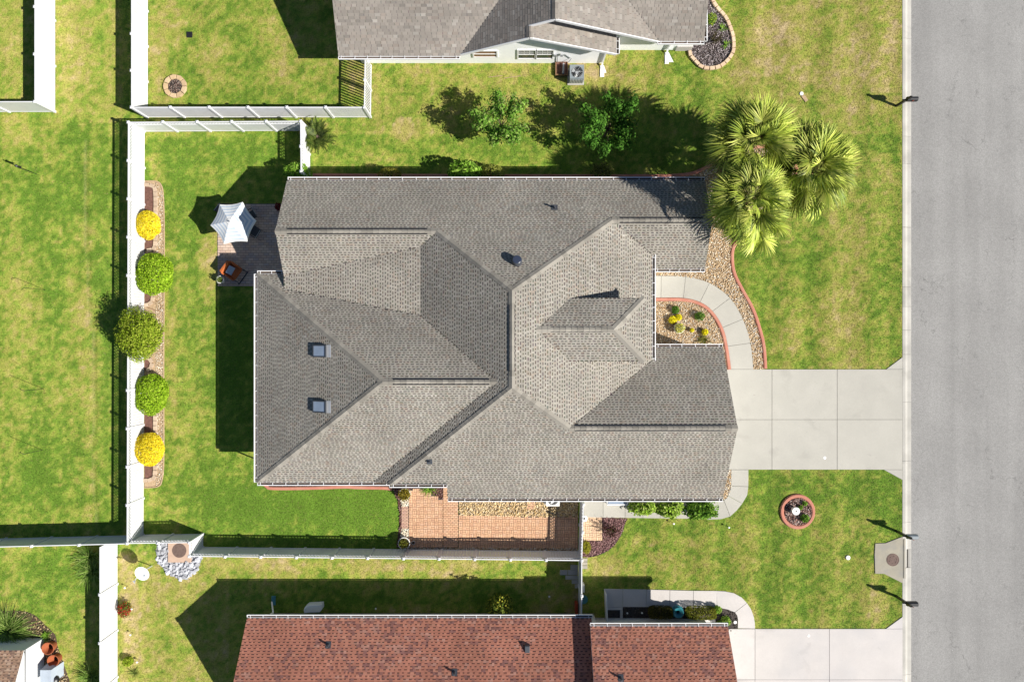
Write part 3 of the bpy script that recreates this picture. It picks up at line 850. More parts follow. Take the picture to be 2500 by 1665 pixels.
XEG = 7.50; zEG = zat(pE, XEG, 0)
yEGn = (zEG - pGES[2]) / 0.6; yEGs = (pSWN[2] - zEG) / 0.6
YGEs = 3.90; YSWn = -0.34
xHE = (zH - ZR) / kW
xhip = (zat(pS, 0, YHS) - ZR) / kW; xval = (ZE - ZR) / kW
XST = -3.47
slopes = [
    ([(XG, 8.68), (XG, YGW), (xNW, YGW), (0, 2.46), (xNE, YGE), (XGE, YGE), (XGE, 8.68)], pN),
    ([(xNW, YGW), (0, 2.46), (0, YS), (xhip, YHS), (xval, YHS), (xHE, YHR), (xA, yA_s), (xA, yA_n)], pW),
    ([(xA, yA_s), (xA, yA_n), (XG, yA0_n), (XG, yA0_s)], pA),
    ([(XG, YGW), (xNW, YGW), (xA, yA_n), (XG, yA0_n)], pGWS),
    ([(XH, YHN), (XHR, YHR), (xHE, YHR), (xA, yA_s), (XG, yA0_s), (XG, YHN)], pHN),
    ([(XH, YHN), (XHR, YHR), (XH, YHS)], pHW),
    ([(XH, YHS), (XHR, YHR), (xHE, YHR), (xval, YHS)], pHS),
    ([(0, YS), (xhip, YHS), (XST, YHS), (XST, -8.50), (XSE, -8.50), (XSE, YSW), (xSE, YSW)], pS),
    ([(xSE, YSW), (XSE, YSW), (XSE, YSWn), (XEG, YSWn), (XEG, yEGs)], pSWN),
    ([(xNE, YGE), (XGE, YGE), (XGE, YGEs), (XEG, YGEs), (XEG, yEGn)], pGES),
    ([(0, 2.46), (xNE, YGE), (XEG, yEGn), (XEG, yEGs), (xSE, YSW), (0, YS)], pE)]
for i, (poly, pl) in enumerate(slopes):
    roof_slope(house, poly, pl, GREY, seed=i + 1)
# raised dormer roof over the entry
zDR = 6.28; xD0 = (ZR - zDR) / kE; xD1 = 5.02; yD = 0.57; zDE = 5.52; yDn, yDs = 2.17, -1.03; xDE = 6.68
pDN = plane_through((0, yD, zDR), 0, -(zDR - zDE) / (yDn - yD)); pDS = plane_through((0, yD, zDR), 0, (zDR - zDE) / (yD - yDs)); pDE = plane_through((xD1, 0, zDR), -(zDR - zDE) / (xDE - xD1), 0)
xDv = (ZR - zDE) / kE
for i, (poly, pl) in enumerate([([(xD0, yD), (xD1, yD), (xDE, yDn), (xDv, yDn)], pDN), ([(xD0, yD), (xD1, yD), (xDE, yDs), (xDv, yDs)], pDS), ([(xD1, yD), (xDE, yDn), (xDE, yDs)], pDE)]):
    roof_slope(house, poly, pl, GREY, seed=40 + i)
b = MB(); b.prism([(xDv + 0.1, yDs + 0.3), (xDE - 0.35, yDs + 0.3), (xDE - 0.35, yDn - 0.3), (xDv + 0.1, yDn - 0.3)], 3.4, zDE - 0.1); b.build('dormer_wall', 'white_siding', house)
# ridges and hips
T3 = lambda x, y, pl: (x, y, zat(pl, x, y))
caps = [
    (T3(0, YS, pW), T3(0, 2.46, pW), pW, pE), (T3(XHR, YHR, pHN), T3(xHE, YHR, pHN), pHN, pHS), (T3(XG, YGW, pN), T3(xNW, YGW, pN), pN, pGWS),
    (T3(xNE, YGE, pN), T3(XGE, YGE, pN), pN, pGES), (T3(xSE, YSW, pS), T3(XSE, YSW, pS), pSWN, pS), (T3(XH, YHN, pHN), T3(XHR, YHR, pHN), pHN, pHW), (T3(XH, YHS, pHS), T3(XHR, YHR, pHS), pHW, pHS),
    (T3(xNW, YGW, pN), T3(0, 2.46, pN), pN, pW), (T3(xNE, YGE, pN), T3(0, 2.46, pN), pE, pN), (T3(xSE, YSW, pS), T3(0, YS, pS), pS, pE), (T3(xhip, YHS, pS), T3(0, YS, pS), pW, pS),
    (T3(xD0, yD, pDN), T3(xD1, yD, pDN), pDN, pDS), (T3(xDE, yDn, pDN), T3(xD1, yD, pDN), pDE, pDN), (T3(xDE, yDs, pDS), T3(xD1, yD, pDS), pDS, pDE)]
for i, (p, q, l, r_) in enumerate(caps):
    ridge_caps(house, p, q, l, r_, GREY, seed=i, step=0.295)
# ridge vents under the caps of the level ridges
for p, q, wv in ((T3(XG + .6, YGW, pN), T3(xNW - .5, YGW, pN), 0.33), (T3(xNE + .4, YGE, pN), T3(XGE - .5, YGE, pN), 0.33), (T3(xSE + .3, YSW, pS), T3(XSE - .6, YSW, pS), 0.33),
              (T3(XHR + .5, YHR, pHN), T3(xHE - .4, YHR, pHN), 0.33), (T3(0, YS + .8, pW), T3(0, 2.46 - .7, pW), 0.33), (T3(xD0 + .7, yD, pDN), T3(xD1 - .5, yD, pDN), 0.30)):
    b = MB(); p, q = Vector(p), Vector(q)
    b.bar(p - Vector((0, 0, 0.055)), q - Vector((0, 0, 0.055)), wv - 0.025, 0.07); b.build('ridge_vent', 'black_metal', house)
# walls
foot = [(-11.75, 8.22), (9.98, 8.22), (9.98, 4.35), (7.02, 4.35), (7.02, -0.50), (10.94, -0.50), (10.94, -8.04), (-3.02, -8.04), (-3.02, -7.17), (-13.3, -7.17), (-13.3, 3.16), (-11.75, 3.16)]
b = MB(); b.prism(foot, 0, ZE - 0.18); b.build('wall', 'white_siding', house)
HARD.append(foot)
gable_wall(house, -11.75, 3.3, 8.22, ZE - 0.3, pGWS, pN, YGW)
gable_wall(house, 9.98, 4.35, 8.22, ZE - 0.3, pGES, pN, YGE)
gable_wall(house, 10.94, -8.04, -0.50, ZE - 0.3, pS, pSWN, YSW)
b = MB(); b.box((10.95, -7.0, 0.05), (11.0, -1.9, 2.2)); b.build('garage_door', 'white_trim', house)
b = MB(); b.box((7.03, 0.6, 0.1), (7.08, 1.55, 2.2)); b.build('front_door', 'timber', house)
# gutters
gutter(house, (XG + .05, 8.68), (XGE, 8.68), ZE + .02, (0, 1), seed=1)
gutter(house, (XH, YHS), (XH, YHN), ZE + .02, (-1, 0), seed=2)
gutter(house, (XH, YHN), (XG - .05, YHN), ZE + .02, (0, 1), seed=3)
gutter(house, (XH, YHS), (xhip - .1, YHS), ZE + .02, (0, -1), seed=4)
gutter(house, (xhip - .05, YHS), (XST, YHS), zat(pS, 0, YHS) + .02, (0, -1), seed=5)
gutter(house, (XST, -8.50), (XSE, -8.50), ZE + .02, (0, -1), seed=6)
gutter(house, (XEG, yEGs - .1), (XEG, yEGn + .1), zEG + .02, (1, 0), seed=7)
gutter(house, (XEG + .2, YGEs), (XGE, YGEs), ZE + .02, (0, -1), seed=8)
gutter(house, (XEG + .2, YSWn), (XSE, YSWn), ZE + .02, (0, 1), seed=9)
# skylights on the west slope
zz = crop(730, 820, 7.467)
for (u0, v0, u1, v1), nm in (((225, 165, 540, 390), 'sky'), ((222, 1182, 540, 1402), 'sky')):
    zg = 4.6
    for _ in range(5):
        a_ = P(*zz(u0, v0), zg + .15); c_ = P(*zz(u1 + 50, v1), zg + .15); zg = zat(pHW, (a_.x + c_.x) / 2, 0)
    x0, x1, y0, y1 = a_.x, c_.x, c_.y, a_.y
    b = MB()
    H = 0.17
    def sk(x, y, h): return (x, y, zat(pHW, x, y) + h)
    def skbox(b, x0, x1, y0, y1, h0, h1):
        vs = [sk(x, y, h) for h in (h0, h1) for x, y in ((x0, y0), (x1, y0), (x1, y1), (x0, y1))]
        b.raw(vs, [(3, 2, 1, 0), (4, 5, 6, 7), (0, 1, 5, 4), (1, 2, 6, 5), (2, 3, 7, 6), (3, 0, 4, 7)])
    fw = 0.055
    skbox(b, x0, x1 - .26, y0, y0 + fw, 0, H); skbox(b, x0, x1 - .26, y1 - fw, y1, 0, H); skbox(b, x0, x0 + fw, y0 + fw, y1 - fw, 0, H); skbox(b, x1 - .26 - fw * 1.2, x1 - .26, y0 + fw, y1 - fw, 0, H)
    fr = b.build('skylight', 'dark_metal', house)
    b = MB(); skbox(b, x0 + fw, x1 - .26 - fw * 1.2, y0 + fw, y1 - fw, 0.05, H - 0.02); b.build('pane', 'sky_glass', fr, root=house)
    b = MB(); skbox(b, x1 - .25, x1, y0, y1, 0, 0.035); b.build('flashing', 'galvanised', fr, root=house)
# tubular roof light and plumbing vents
zg = 5.6
for _ in range(6):
    q = P(1262, 641, zg); zg = zat(pN, q.x, q.y)
b = MB(); c0 = Vector((q.x, q.y, zg)); nn = Vector((0, 0.35, 1)).normalized()
b.tube([c0 - nn * 0.1, c0 + nn * 0.30, c0 + nn * 0.34], [0.27, 0.25, 0.23], n=28); rl = b.build('roof_vent', 'dark_metal', house, smooth=False)
b = MB(); b.tube([c0 + nn * 0.345, c0 + nn * 0.36], [0.22, 0.20], n=28); b.build('dome', 'sky_tinted_dome', rl, root=house)
vent_pipe(house, 1354, 507, pN, 4.5)
vent_pipe(house, 1049, 1127, pS, 4.0, r=0.045, h=0.25)
for nm, p0, p1 in (('downspout', (XST + 0.1, -8.56), None), ('downspout', (-13.4, -7.55), None), ('downspout', (10.1, 8.6), None)):
    b = MB(); x, y = p0; b.box((x - .04, y - .03, 0.1), (x + .04, y + .03, ZE - 0.1)); b.build(nm, 'white_trim', house)

# ---------------------------------------------------------------- the red roofed house (south)
red = thing('house', 'house with red brown shingle roof at the bottom edge', 'house', (0, -18.3, 0))
ZW, ZX = 2.5, 3.2; sl = 0.7
YWe = XY(0, 1508, ZW)[1]; YXe = XY(0, 1528, ZX)[1]; YR_ = -18.3
pRW = plane_through((0, YWe, ZW), 0, -sl); pRE = plane_through((0, YXe, ZX), 0, -sl)
pRWs = plane_through((0, YR_, zat(pRW, 0, YR_)), 0, sl); pREs = plane_through((0, YR_, zat(pRE, 0, YR_)), 0, sl)
xw = XY(603, 1500, ZW)[0]; xj = XY(1441, 1528, ZX)[0]; xe = XY(1777, 1530, ZX)[0]
YWs = 2 * YR_ - YWe; YXs = 2 * YR_ - YXe
for i, (poly, pl) in enumerate([([(xw, YWe), (xj + .15, YWe), (xj + .15, YR_), (xw, YR_)], pRW), ([(xj, YXe), (xe, YXe), (xe, YR_), (xj, YR_)], pRE),
                                ([(xw, YWs), (xj + .15, YWs), (xj + .15, YR_), (xw, YR_)], pRWs), ([(xj, YXs), (xe, YXs), (xe, YR_), (xj, YR_)], pREs)]):
    roof_slope(red, poly, pl, RED, seed=60 + i, expo=0.15, tooth=(0.09, 0.2), slot=(0.08, 0.18), slot_h=0.42, blotch=1.7)
ridge_caps(red, (xw, YR_, zat(pRW, 0, YR_)), (xj, YR_, zat(pRW, 0, YR_)), pRW, pRWs, RED, seed=5)
ridge_caps(red, (xj, YR_, zat(pRE, 0, YR_)), (xe, YR_, zat(pRE, 0, YR_)), pRE, pREs, RED, seed=6)
YW1 = XY(0, 1499)[1]; YW2 = XY(0, 1510)[1]
foot = [(xw + .35, YW1), (XY(1450, 1500)[0], YW1), (XY(1450, 1500)[0], YW2), (xe - .4, YW2), (xe - .4, YXs + .4), (xw + .35, YXs + .4)]
b = MB(); b.prism(foot, 0, ZW - 0.12); b.build('wall', 'cream_siding', red); HARD.append(foot)
b = MB(); b.prism([(xj + .3, YW2 - .05), (xe - .45, YW2 - .05), (xe - .45, YXs + .45), (xj + .3, YXs + .45)], ZW - .2, ZX - .12); b.build('upper_wall', 'cream_siding', red)
gable_wall(red, xw + .38, YWs + .4, YWe - .2, ZW - .3, pRWs, pRW, YR_, material='cream_siding')
gable_wall(red, xe - .43, YXs + .5, YXe - .3, ZX - .3, pREs, pRE, YR_, material='cream_siding')
gable_wall(red, xj + .30, YXs + .5, YXe - .3, ZX - .3, pREs, pRE, YR_, material='cream_siding')
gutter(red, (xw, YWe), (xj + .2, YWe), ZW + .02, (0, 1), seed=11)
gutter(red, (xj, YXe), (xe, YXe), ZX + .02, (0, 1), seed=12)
b = MB(); b.box((xw + .4, YW1 - .05, 0), (XY(1450, 0)[0], YW1 + .06, 0.12)); b.build('foundation', 'drain_concrete', red)
for px, py, pl, big in ((802, 1573, pRW, 0), (1110, 1640, pRW, 0), (1516, 1654, pRE, 0)):
    vent_pipe(red, px, py, pl, 3.2, r=0.045, h=0.34)
zg = 3.2
for _ in range(6):
    q = P(1287, 1582, zg); zg = zat(pRW, q.x, q.y)
b = MB(); b.box((q.x - .14, q.y - .20, zg - .25), (q.x + .14, q.y + .18, zg + .15), bevel=.03); b.build('roof_vent', 'dark_metal', red)
# ---------------------------------------------------------------- the house at the top edge (north)
nh = thing('house', 'house with weathered grey roof and white gable wall at the top edge', 'house', (0, 16.2, 0))
ZN = 2.8
YNe = XY(0, 137.5, ZN)[1]
xnw = XY(826, 137, ZN)[0]
pNS = plane_through((0, YNe, ZN), 0, 0.5); YNR = 23.0
pNN = plane_through((0, YNR, zat(pNS, 0, YNR)), 0, -0.5)
zF, xF = 4.9, 0.9
pFW = plane_through((xF, 0, zF), 0.56, 0); pFE = plane_through((xF, 0, zF), -0.42, 0)
xB = 2.17; zB = zat(pFW, xB, 0); pBE = plane_through((xB, 0, zB), -0.45, 0)
YF, YB_ = 15.60, 16.22            # front and back gable edges
xFe, xBe = 5.67, 7.76
ZSE = 3.0; YSEe = XY(0, 101, ZSE)[1]; xSEe = XY(1719, 0, ZSE)[0]; pSES = plane_through((0, YSEe, ZSE), 0, 0.45)
YTOP = 27.0
xv = lambda y: xF + (zat(pNS, 0, y) - zF) / 0.56                # valley between south slope and west face of the gable
yv_top = (zB - pNS[2]) / 0.5
xv2 = lambda y: xB + (zB - zat(pSES, 0, y)) / 0.45              # valley between east face and the south-east slope
ys_top = YSEe + (zB - ZSE) / 0.45
ps = [([(xnw, YNe), (xv(YNe), YNe), (xB, yv_top), (xB, YNR), (xnw, YNR)], pNS), ([(xnw, YNR), (xB, YNR), (xB, 2 * YNR - YNe), (xnw, 2 * YNR - YNe)], pNN),
      ([(xv(YNe), YNe), (xv(YF + .02), YF), (xF, YF), (xF, YB_), (xB, YB_), (xB, yv_top)], pFW), ([(xF, YF), (xFe, YF), (xFe, YB_ + .5), (xF, YB_ + .5)], pFE),
      ([(xB, YB_), (xv2(YB_), YB_), (xv2(YSEe), YSEe), (xB, ys_top)], pBE), ([(xv2(YSEe), YSEe), (xSEe, YSEe), (xSEe, ys_top), (xB, ys_top)], pSES)]
for i, (poly, pl) in enumerate(ps):
    roof_slope(nh, poly, pl, OLD, seed=80 + i, expo=0.15, tooth=(0.2, 0.34), slot=(0.01, 0.03), slot_h=0.8, blotch=0.5)
ridge_caps(nh, (xF, YF, zF), (xF, YB_, zF), pFW, pFE, OLD, seed=21)
ridge_caps(nh, (xB, YB_, zB), (xB, ys_top, zB), pFW, pBE, OLD, seed=22)
wy = XY(0, 155)[1]; wx0, wx1 = XY(907, 0)[0] - .55, XY(1471, 0)[0]; wy2 = XY(0, 123)[1]; wx2 = XY(1650, 0)[0]
foot = [(wx0, wy), (wx1, wy), (wx1, wy2), (wx2, wy2), (wx2, 30), (wx0, 30)]
b = MB(); b.prism(foot, 0, ZN - 0.15); b.build('wall', 'white_siding', nh); HARD.append(foot)
# siding courses on the gable walls
def tri_wall(y, xl, xr, pl_l, pl_r, xr_, zb, nm):
    b = MB(); top = []
    z = zb
    while True:
        zt = z + 0.18
        f = lambda zz_: (xr_ - (zat(pl_l, xr_, 0) - .16 - zz_) / pl_l[0], xr_ + (zat(pl_r, xr_, 0) - .16 - zz_) / -pl_r[0])
        if zt > zat(pl_l, xr_, 0) - .2:
            break
        a0, b0 = f(z); a1, b1 = f(zt)
        a0, a1 = max(a0, xl), max(a1, xl); b0, b1 = min(b0, xr), min(b1, xr)
        b.raw([(a0, y - .02, z), (b0, y - .02, z), (b1, y - .004, zt), (a1, y - .004, zt), (a0, y + .1, z), (b0, y + .1, z), (b1, y + .1, zt), (a1, y + .1, zt)],
              [(0, 1, 2, 3), (5, 4, 7, 6), (1, 5, 6, 2), (4, 0, 3, 7), (3, 2, 6, 7), (4, 5, 1, 0)])
        z = zt
    b.build(nm, 'white_siding', nh)
tri_wall(wy, xF - 3.6, wx1, pFW, pFE, xF, ZN - 0.15, 'gable_wall')
tri_wall(wy2 - .3, xB - 1, xv2(YB_) - .3, pFW, pBE, xB, ZN - 0.3, 'gable_wall')
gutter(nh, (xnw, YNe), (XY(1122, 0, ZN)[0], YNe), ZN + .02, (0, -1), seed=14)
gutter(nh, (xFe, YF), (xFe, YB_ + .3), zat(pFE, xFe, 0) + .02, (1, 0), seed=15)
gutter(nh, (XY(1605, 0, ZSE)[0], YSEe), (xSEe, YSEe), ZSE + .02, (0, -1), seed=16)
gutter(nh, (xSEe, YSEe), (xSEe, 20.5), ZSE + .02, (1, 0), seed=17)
# windows in the south wall (seen steeply from above)
def wall_x(px): return XY(px, 0, 1.3)[0]
window(nh, wall_x(1157), wall_x(1212), 0.95, 1.72, wy, -1, grid=None, glass='timber')
window(nh, wall_x(1266), wall_x(1306), 0.72, 1.82, wy, -1)
window(nh, wall_x(1311), wall_x(1349), 0.72, 1.82, wy, -1)
# rafters of white fascia on the gable edges
for (xa_, xb_, pl, y) in ((xv(YNe) , xF, pFW, YF), (xF, xFe, pFE, YF), (xF, xB, pFW, YB_), (xB, xv2(YB_), pBE, YB_)):
    b = MB(); b.bar((xa_, y - .02, zat(pl, xa_, 0) - .07), (xb_, y - .02, zat(pl, xb_, 0) - .07), 0.04, 0.19, up=(0, 0, 1)); b.build('rake_board', 'white_trim', nh)
# downspouts
for px, py, q_ in ((1478, 150, (1474, 178)), (1642, 120, (1638, 152))):
    b = MB(); x, y = XY(px, 0, 1.5)[0], (wy if px < 1600 else wy2) - .07
    b.box((x - .045, y - .04, .25), (x + .045, y + .04, 2.5)); o = b.build('downspout', 'white_trim', nh)
    b = MB(); e = P(*q_, .05)
    b.bar((x, y, .26), (x, y - .12, .16), .09, .07); b.raw([(x - .1, y - .1, .10), (x + .1, y - .1, .10), (e.x + .16, e.y, .03), (e.x - .16, e.y, .03)], [(3, 2, 1, 0)])
    b.box((x - .12, y - .75, 0.0), (x + .12, y - .08, .06), bevel=.02)
    b.build('splash_spout', 'white_trim', o, root=nh)
b = MB(); x = XY(905, 150, 1.5)[0]; b.bar((xnw + .25, YNe - .05, ZN - .1), (wx0 + .4, wy - .05, ZN - .5), .08, .07); b.bar((wx0 + .4, wy - .06, ZN - .5), (wx0 + .4, wy - .06, .2), .08, .07); b.build('downspout', 'white_trim', nh)
# brick base of the south-east corner
for k in range(5):
    b = MB(); p0 = P(1645, 124, .1 + k * .1); b.box((wx2 - .05, wy2 - .06, k * .12), (XY(1686, 0)[0], wy2 + .3, k * .12 + .11)); b.build('brick_course', 'pale_concrete', nh)

# ---------------------------------------------------------------- garden shed, bottom left
shed = thing('shed', 'small white shed with tan shingle roof in the bottom left corner', 'shed', P(60, 1650))
ZS = 1.72
xs_, ys_ = XY(108.5, 1556)
pSh = plane_through((0, ys_, ZS), 0, -0.45); yr = ys_ - 1.6; pSh2 = plane_through((0, yr, zat(pSh, 0, yr)), 0, 0.45)
roof_slope(shed, [(xs_ - 5, ys_ + .03), (xs_ + .02, ys_ + .03), (xs_ + .02, yr), (xs_ - 5, yr)], pSh, TAN, seed=90, expo=0.15, tooth=(0.1, 0.2), slot=(0.07, 0.15), slot_h=.4, thick=.06)
roof_slope(shed, [(xs_ - 5, yr), (xs_ + .02, yr), (xs_ + .02, 2 * yr - ys_), (xs_ - 5, 2 * yr - ys_)], pSh2, TAN, seed=91, expo=0.15, thick=.06)
foot = [(xs_ - 4.95, ys_), (xs_, ys_), (xs_, 2 * yr - ys_ + .03), (xs_ - 4.95, 2 * yr - ys_ + .03)]
b = MB(); b.prism(foot, 0, ZS - .1); b.build('wall', 'white_vinyl', shed); HARD.append(foot)
gable_wall(shed, xs_ - .06, 2 * yr - ys_ + .03, ys_, ZS - .1, pSh2, pSh, yr, material='white_vinyl')

# ================================================================== FENCES
FH = 1.74
def cap_post(b, x, y, h, w=0.127):
    b.box((x - w / 2, y - w / 2, 0), (x + w / 2, y + w / 2, h))
    c = w / 2 + 0.012
    b.raw([(x - c, y - c, h), (x + c, y - c, h), (x + c, y + c, h), (x - c, y + c, h), (x - c, y - c, h + .02), (x + c, y - c, h + .02), (x + c, y + c, h + .02), (x - c, y + c, h + .02), (x, y, h + .07)],
          [(3, 2, 1, 0), (0, 1, 5, 4), (1, 2, 6, 5), (2, 3, 7, 6), (3, 0, 4, 7), (4, 5, 8), (5, 6, 8), (6, 7, 8), (7, 4, 8)])
POST_ME = {}
def lattice_mesh(L, h, pitch=0.125, w=0.044, t=0.006):
    b = MB()
    s = 0.7071
    k = -h
    for sgn in (1, -1):
        a = -h
        while a < L:
            # strip on the line x = a + z (or mirrored), clipped to the panel
            x0, z0, x1, z1 = a, 0.0, a + h, h
            if x0 < 0: z0 = -x0; x0 = 0
            if x1 > L: z1 = h - (x1 - L); x1 = L
            if z1 - z0 > 0.02:
                p, q = ((x0, z0), (x1, z1)) if sgn > 0 else ((L - x0, z0), (L - x1, z1))
                y = t * 0.55 * sgn
                b.bar((p[0], y, p[1]), (q[0], y, q[1]), w, t, up=(0, 1, 0))
            a += pitch / s * 1.0
    return b.mesh('lattice', 'white_vinyl')
def fence(name, label, A, B, n, style='lattice', group=None, posts=(True, True), board=0.152, cat='fence', h=FH):
    """straight fence run from A to B (world xy) with n panels; every post, rail and board is its own piece"""
    A, B = Vector((*A, 0)), Vector((*B, 0)); L = (B - A).length; d = (B - A).normalized(); ang = math.atan2(d.y, d.x)
    root = bpy.data.objects.new(name, None); COL.objects.link(root); root.location = A; root.rotation_euler = (0, 0, ang)
    tag(root, label, cat, group); root.empty_display_size = .2
    key = (style, round(h, 2))
    if key not in POST_ME:
        b = MB(); cap_post(b, 0, 0, h); POST_ME[key] = b.mesh('post', 'white_vinyl')
    st = L / n
    for i in range(n + 1):
        if (i == 0 and not posts[0]) or (i == n and not posts[1]):
            continue
        link('post', POST_ME[key], root, loc=(i * st, 0, 0))
    pw = st - 0.127
    def bar_mesh(nm, a, c):
        b = MB(); b.box(a, c); return b.mesh(nm, 'white_vinyl')
    rail = bar_mesh('rail', (0, -.025, 0), (pw, .025, .09))
    if style == 'lattice':
        zt, zb2 = h - .12, h - .50
        nb = max(2, int(round(pw / board))); bw = pw / nb
        bm = bar_mesh('board', (0.006, -.011, 0), (bw - 0.006, .011, zb2 - .08)); lm = lattice_mesh(pw, zt - zb2 - .09)
    elif style == 'privacy':
        zt = h - .12; nb = max(2, int(round(pw / board))); bw = pw / nb
        bm = bar_mesh('board', (0.006, -.011, 0), (bw - 0.006, .011, zt - .08))
    elif style == 'smooth':
        zt = h - .12; nb = 1; bw = pw
        bm = bar_mesh('board', (0.0, -.011, 0), (bw, .011, zt - .08))
    elif style == 'picket':
        zt = h - .12; nb = max(3, int(round(pw / 0.165)))
        bw = pw / nb; bm = bar_mesh('picket', (bw * .27, -.012, 0), (bw * .73, .012, zt - .1))
    bn = 'picket' if style == 'picket' else 'board'
    for i in range(n):
        x = i * st + 0.0635
        link('rail', rail, root, loc=(x, 0, .05)); link('rail', rail, root, loc=(x, 0, zt))
        if style == 'lattice':
            link('rail', rail, root, loc=(x, 0, zb2)); link('lattice', lm, root, loc=(x, 0, zb2 + .09), kind='stuff')
            z0 = .10
        else:
            z0 = .10
        for k in range(nb):
            link(bn, bm, root, loc=(x + k * bw, 0, z0))
    return root
NW = XY(353.5, 322); NE = XY(756, 319.5); SWc = XY(350.5, 1305)
GF = 'white fences with a lattice top around the back yard'
fence('fence', 'long white vinyl fence with lattice top behind the round shrubs', NW, SWc, 11, 'lattice', GF)
fence('fence', 'white lattice topped fence along the top of the back yard, backing another fence', NW, NE, 5, 'lattice', GF, posts=(False, True))
fence('fence', 'short white lattice topped fence joining the house beside the sago palm', NE, XY(757, 437), 2, 'lattice', GF, posts=(False, True))
J1 = XY(496, 1303); J2 = XY(496, 1335); JE = XY(1413, 1345)
fence('fence', 'short white lattice topped fence stepping in above the manhole', SWc, J1, 2, 'lattice', GF, posts=(False, True))
fence('fence', 'very short white fence return beside the manhole', J1, J2, 1, 'lattice', GF, posts=(False, True))
fence('fence', 'long white lattice topped fence below the brick patio', J2, JE, 11, 'lattice', GF, posts=(False, True))
fence('fence', 'white lattice topped gate fence at the right end of the brick patio', JE, XY(1417, 1214), 2, 'lattice', GF, posts=(False, True))
GN = 'plain white vinyl fences of the neighbours'
n1 = XY(361, 287)
fence('fence', 'plain white fence along the lane, beside the small ring of blocks', n1, (n1[0], n1[1] + 2.06 * 5), 5, 'privacy', GN)
fence('fence', 'plain white fence at the foot of the top lawn, with seven slanting posts', n1, XY(905, 287), 6, 'privacy', GN, posts=(False, True))
fence('fence', 'open white picket fence casting a striped shadow beside the top house', XY(905, 287), XY(907, 158), 2, 'picket', GN, posts=(False, False))
n2 = XY(135, 274)
fence('fence', 'broad smooth white fence in the top left corner, running up', n2, (n2[0], n2[1] + 2.66 * 4), 4, 'smooth', GN)
fence('fence', 'smooth white fence in the top left corner, running to the left edge', n2, (n2[0] - 2.66 * 3, n2[1]), 3, 'smooth', GN, posts=(False, True))
w0 = XY(287, 1311)
fence('fence', 'smooth white fence running left from the lower corner of the back yard', XY(349, 1306), (XY(349, 1306)[0] - 2.66 * 4, XY(349, 1306)[1] - .26), 4, 'smooth', GN, posts=(False, True))
fence('fence', 'wide smooth white fence in the bottom left, running to the bottom edge', w0, (w0[0], w0[1] - 2.72 * 4), 4, 'smooth', GN, posts=(False, True))
fence('fence', 'thin white fence between brick patio corner and red roofed house', XY(1413, 1347), XY(1413, 1508), 2, 'smooth', GN, posts=(False, True))

# ================================================================== BEDS, KERBS, PAVING
def sheet(name, label, poly, material, z=0.012, h=0.0, kind='structure'):
    b = MB(); b.prism(poly, -0.03, z); HARD.append(poly)
    return tag(b.build(name, material), label, kind=kind)
def pebbles(name, label, poly, n, size, cols, holes=(), z=0.02, flat=0.6, long=1.5, rng=RNG):
    P2 = sample_in(poly, n, rng, holes); n = len(P2)
    if n == 0:
        return
    base = np.array([(1, 0, 0), (0, 1, 0), (-1, 0, 0), (0, -1, 0), (0, 0, 1), (0, 0, -1)], dtype=float)
    tri = np.array([(0, 1, 4), (1, 2, 4), (2, 3, 4), (3, 0, 4), (1, 0, 5), (2, 1, 5), (3, 2, 5), (0, 3, 5)])
    s = rng.uniform(size[0], size[1], n); a = rng.uniform(0, 2 * np.pi, n); lg = rng.uniform(1, long, n)
    V = base[None] * np.stack([s * lg, s, s * flat], 1)[:, None, :]
    tilt = rng.uniform(-.5, .5, n); V[..., 2] += V[..., 0] * tilt[:, None]
    ca, sa = np.cos(a)[:, None], np.sin(a)[:, None]
    X = V[..., 0] * ca - V[..., 1] * sa + P2[:, 0:1]; Y = V[..., 0] * sa + V[..., 1] * ca + P2[:, 1:2]
    Z = V[..., 2] + z + rng.uniform(0, size[1] * .8, n)[:, None]
    Fc = (tri[None] + (np.arange(n) * 6)[:, None, None]).reshape(-1, 3)
    cols = np.array(cols); c = cols[rng.integers(0, len(cols), n)] * rng.uniform(.75, 1.2, (n, 1))
    me = mesh_np(name, np.stack([X, Y, Z], -1).reshape(-1, 3), Fc, np.repeat(c, 8, 0), 'mulch_chip' if 'mulch' in name or 'chip' in name else 'pebble')
    tag(link(name, me), label, kind='stuff')
RIVER = [(0.50, 0.36, 0.20), (0.60, 0.48, 0.32), (0.40, 0.25, 0.12), (0.66, 0.58, 0.45), (0.32, 0.22, 0.13), (0.52, 0.40, 0.27), (0.58, 0.55, 0.5)]
REDM = [(0.16, 0.075, 0.06), (0.22, 0.12, 0.10), (0.10, 0.045, 0.04), (0.20, 0.13, 0.12)]
DARKM = [(0.06, 0.05, 0.045), (0.12, 0.11, 0.10), (0.03, 0.025, 0.02), (0.20, 0.18, 0.17)]
def edging(name, label, line, w=0.19, h=0.11, material='terracotta_kerb', cut=None, cat='edging'):
    """cast kerb edging swept along a line, rounded top"""
    b = MB(); L = line; n = len(L)
    prof = [(-w / 2, 0.0), (-w / 2, h * .7), (-w * .3, h), (w * .3, h), (w / 2, h * .7), (w / 2, 0.0)]
    rows = []
    for (o, z) in prof:
        q = offset_line(L, o); rows.append([(x, y, z) for x, y in q])
    m = len(prof); vs = [rows[j][i] for i in range(n) for j in range(m)]
    fs = [(i * m + j, i * m + j + 1, (i + 1) * m + j + 1, (i + 1) * m + j) for i in range(n - 1) for j in range(m - 1)]
    fs += [tuple(range(m - 1, -1, -1)), tuple(range((n - 1) * m, n * m))]
    b.raw(vs, [tuple(reversed(f)) for f in fs])
    HARD.append(offset_line(L, w / 2) + offset_line(L, -w / 2)[::-1])
    o = b.build(name, material)
    return tag(o, label, cat)
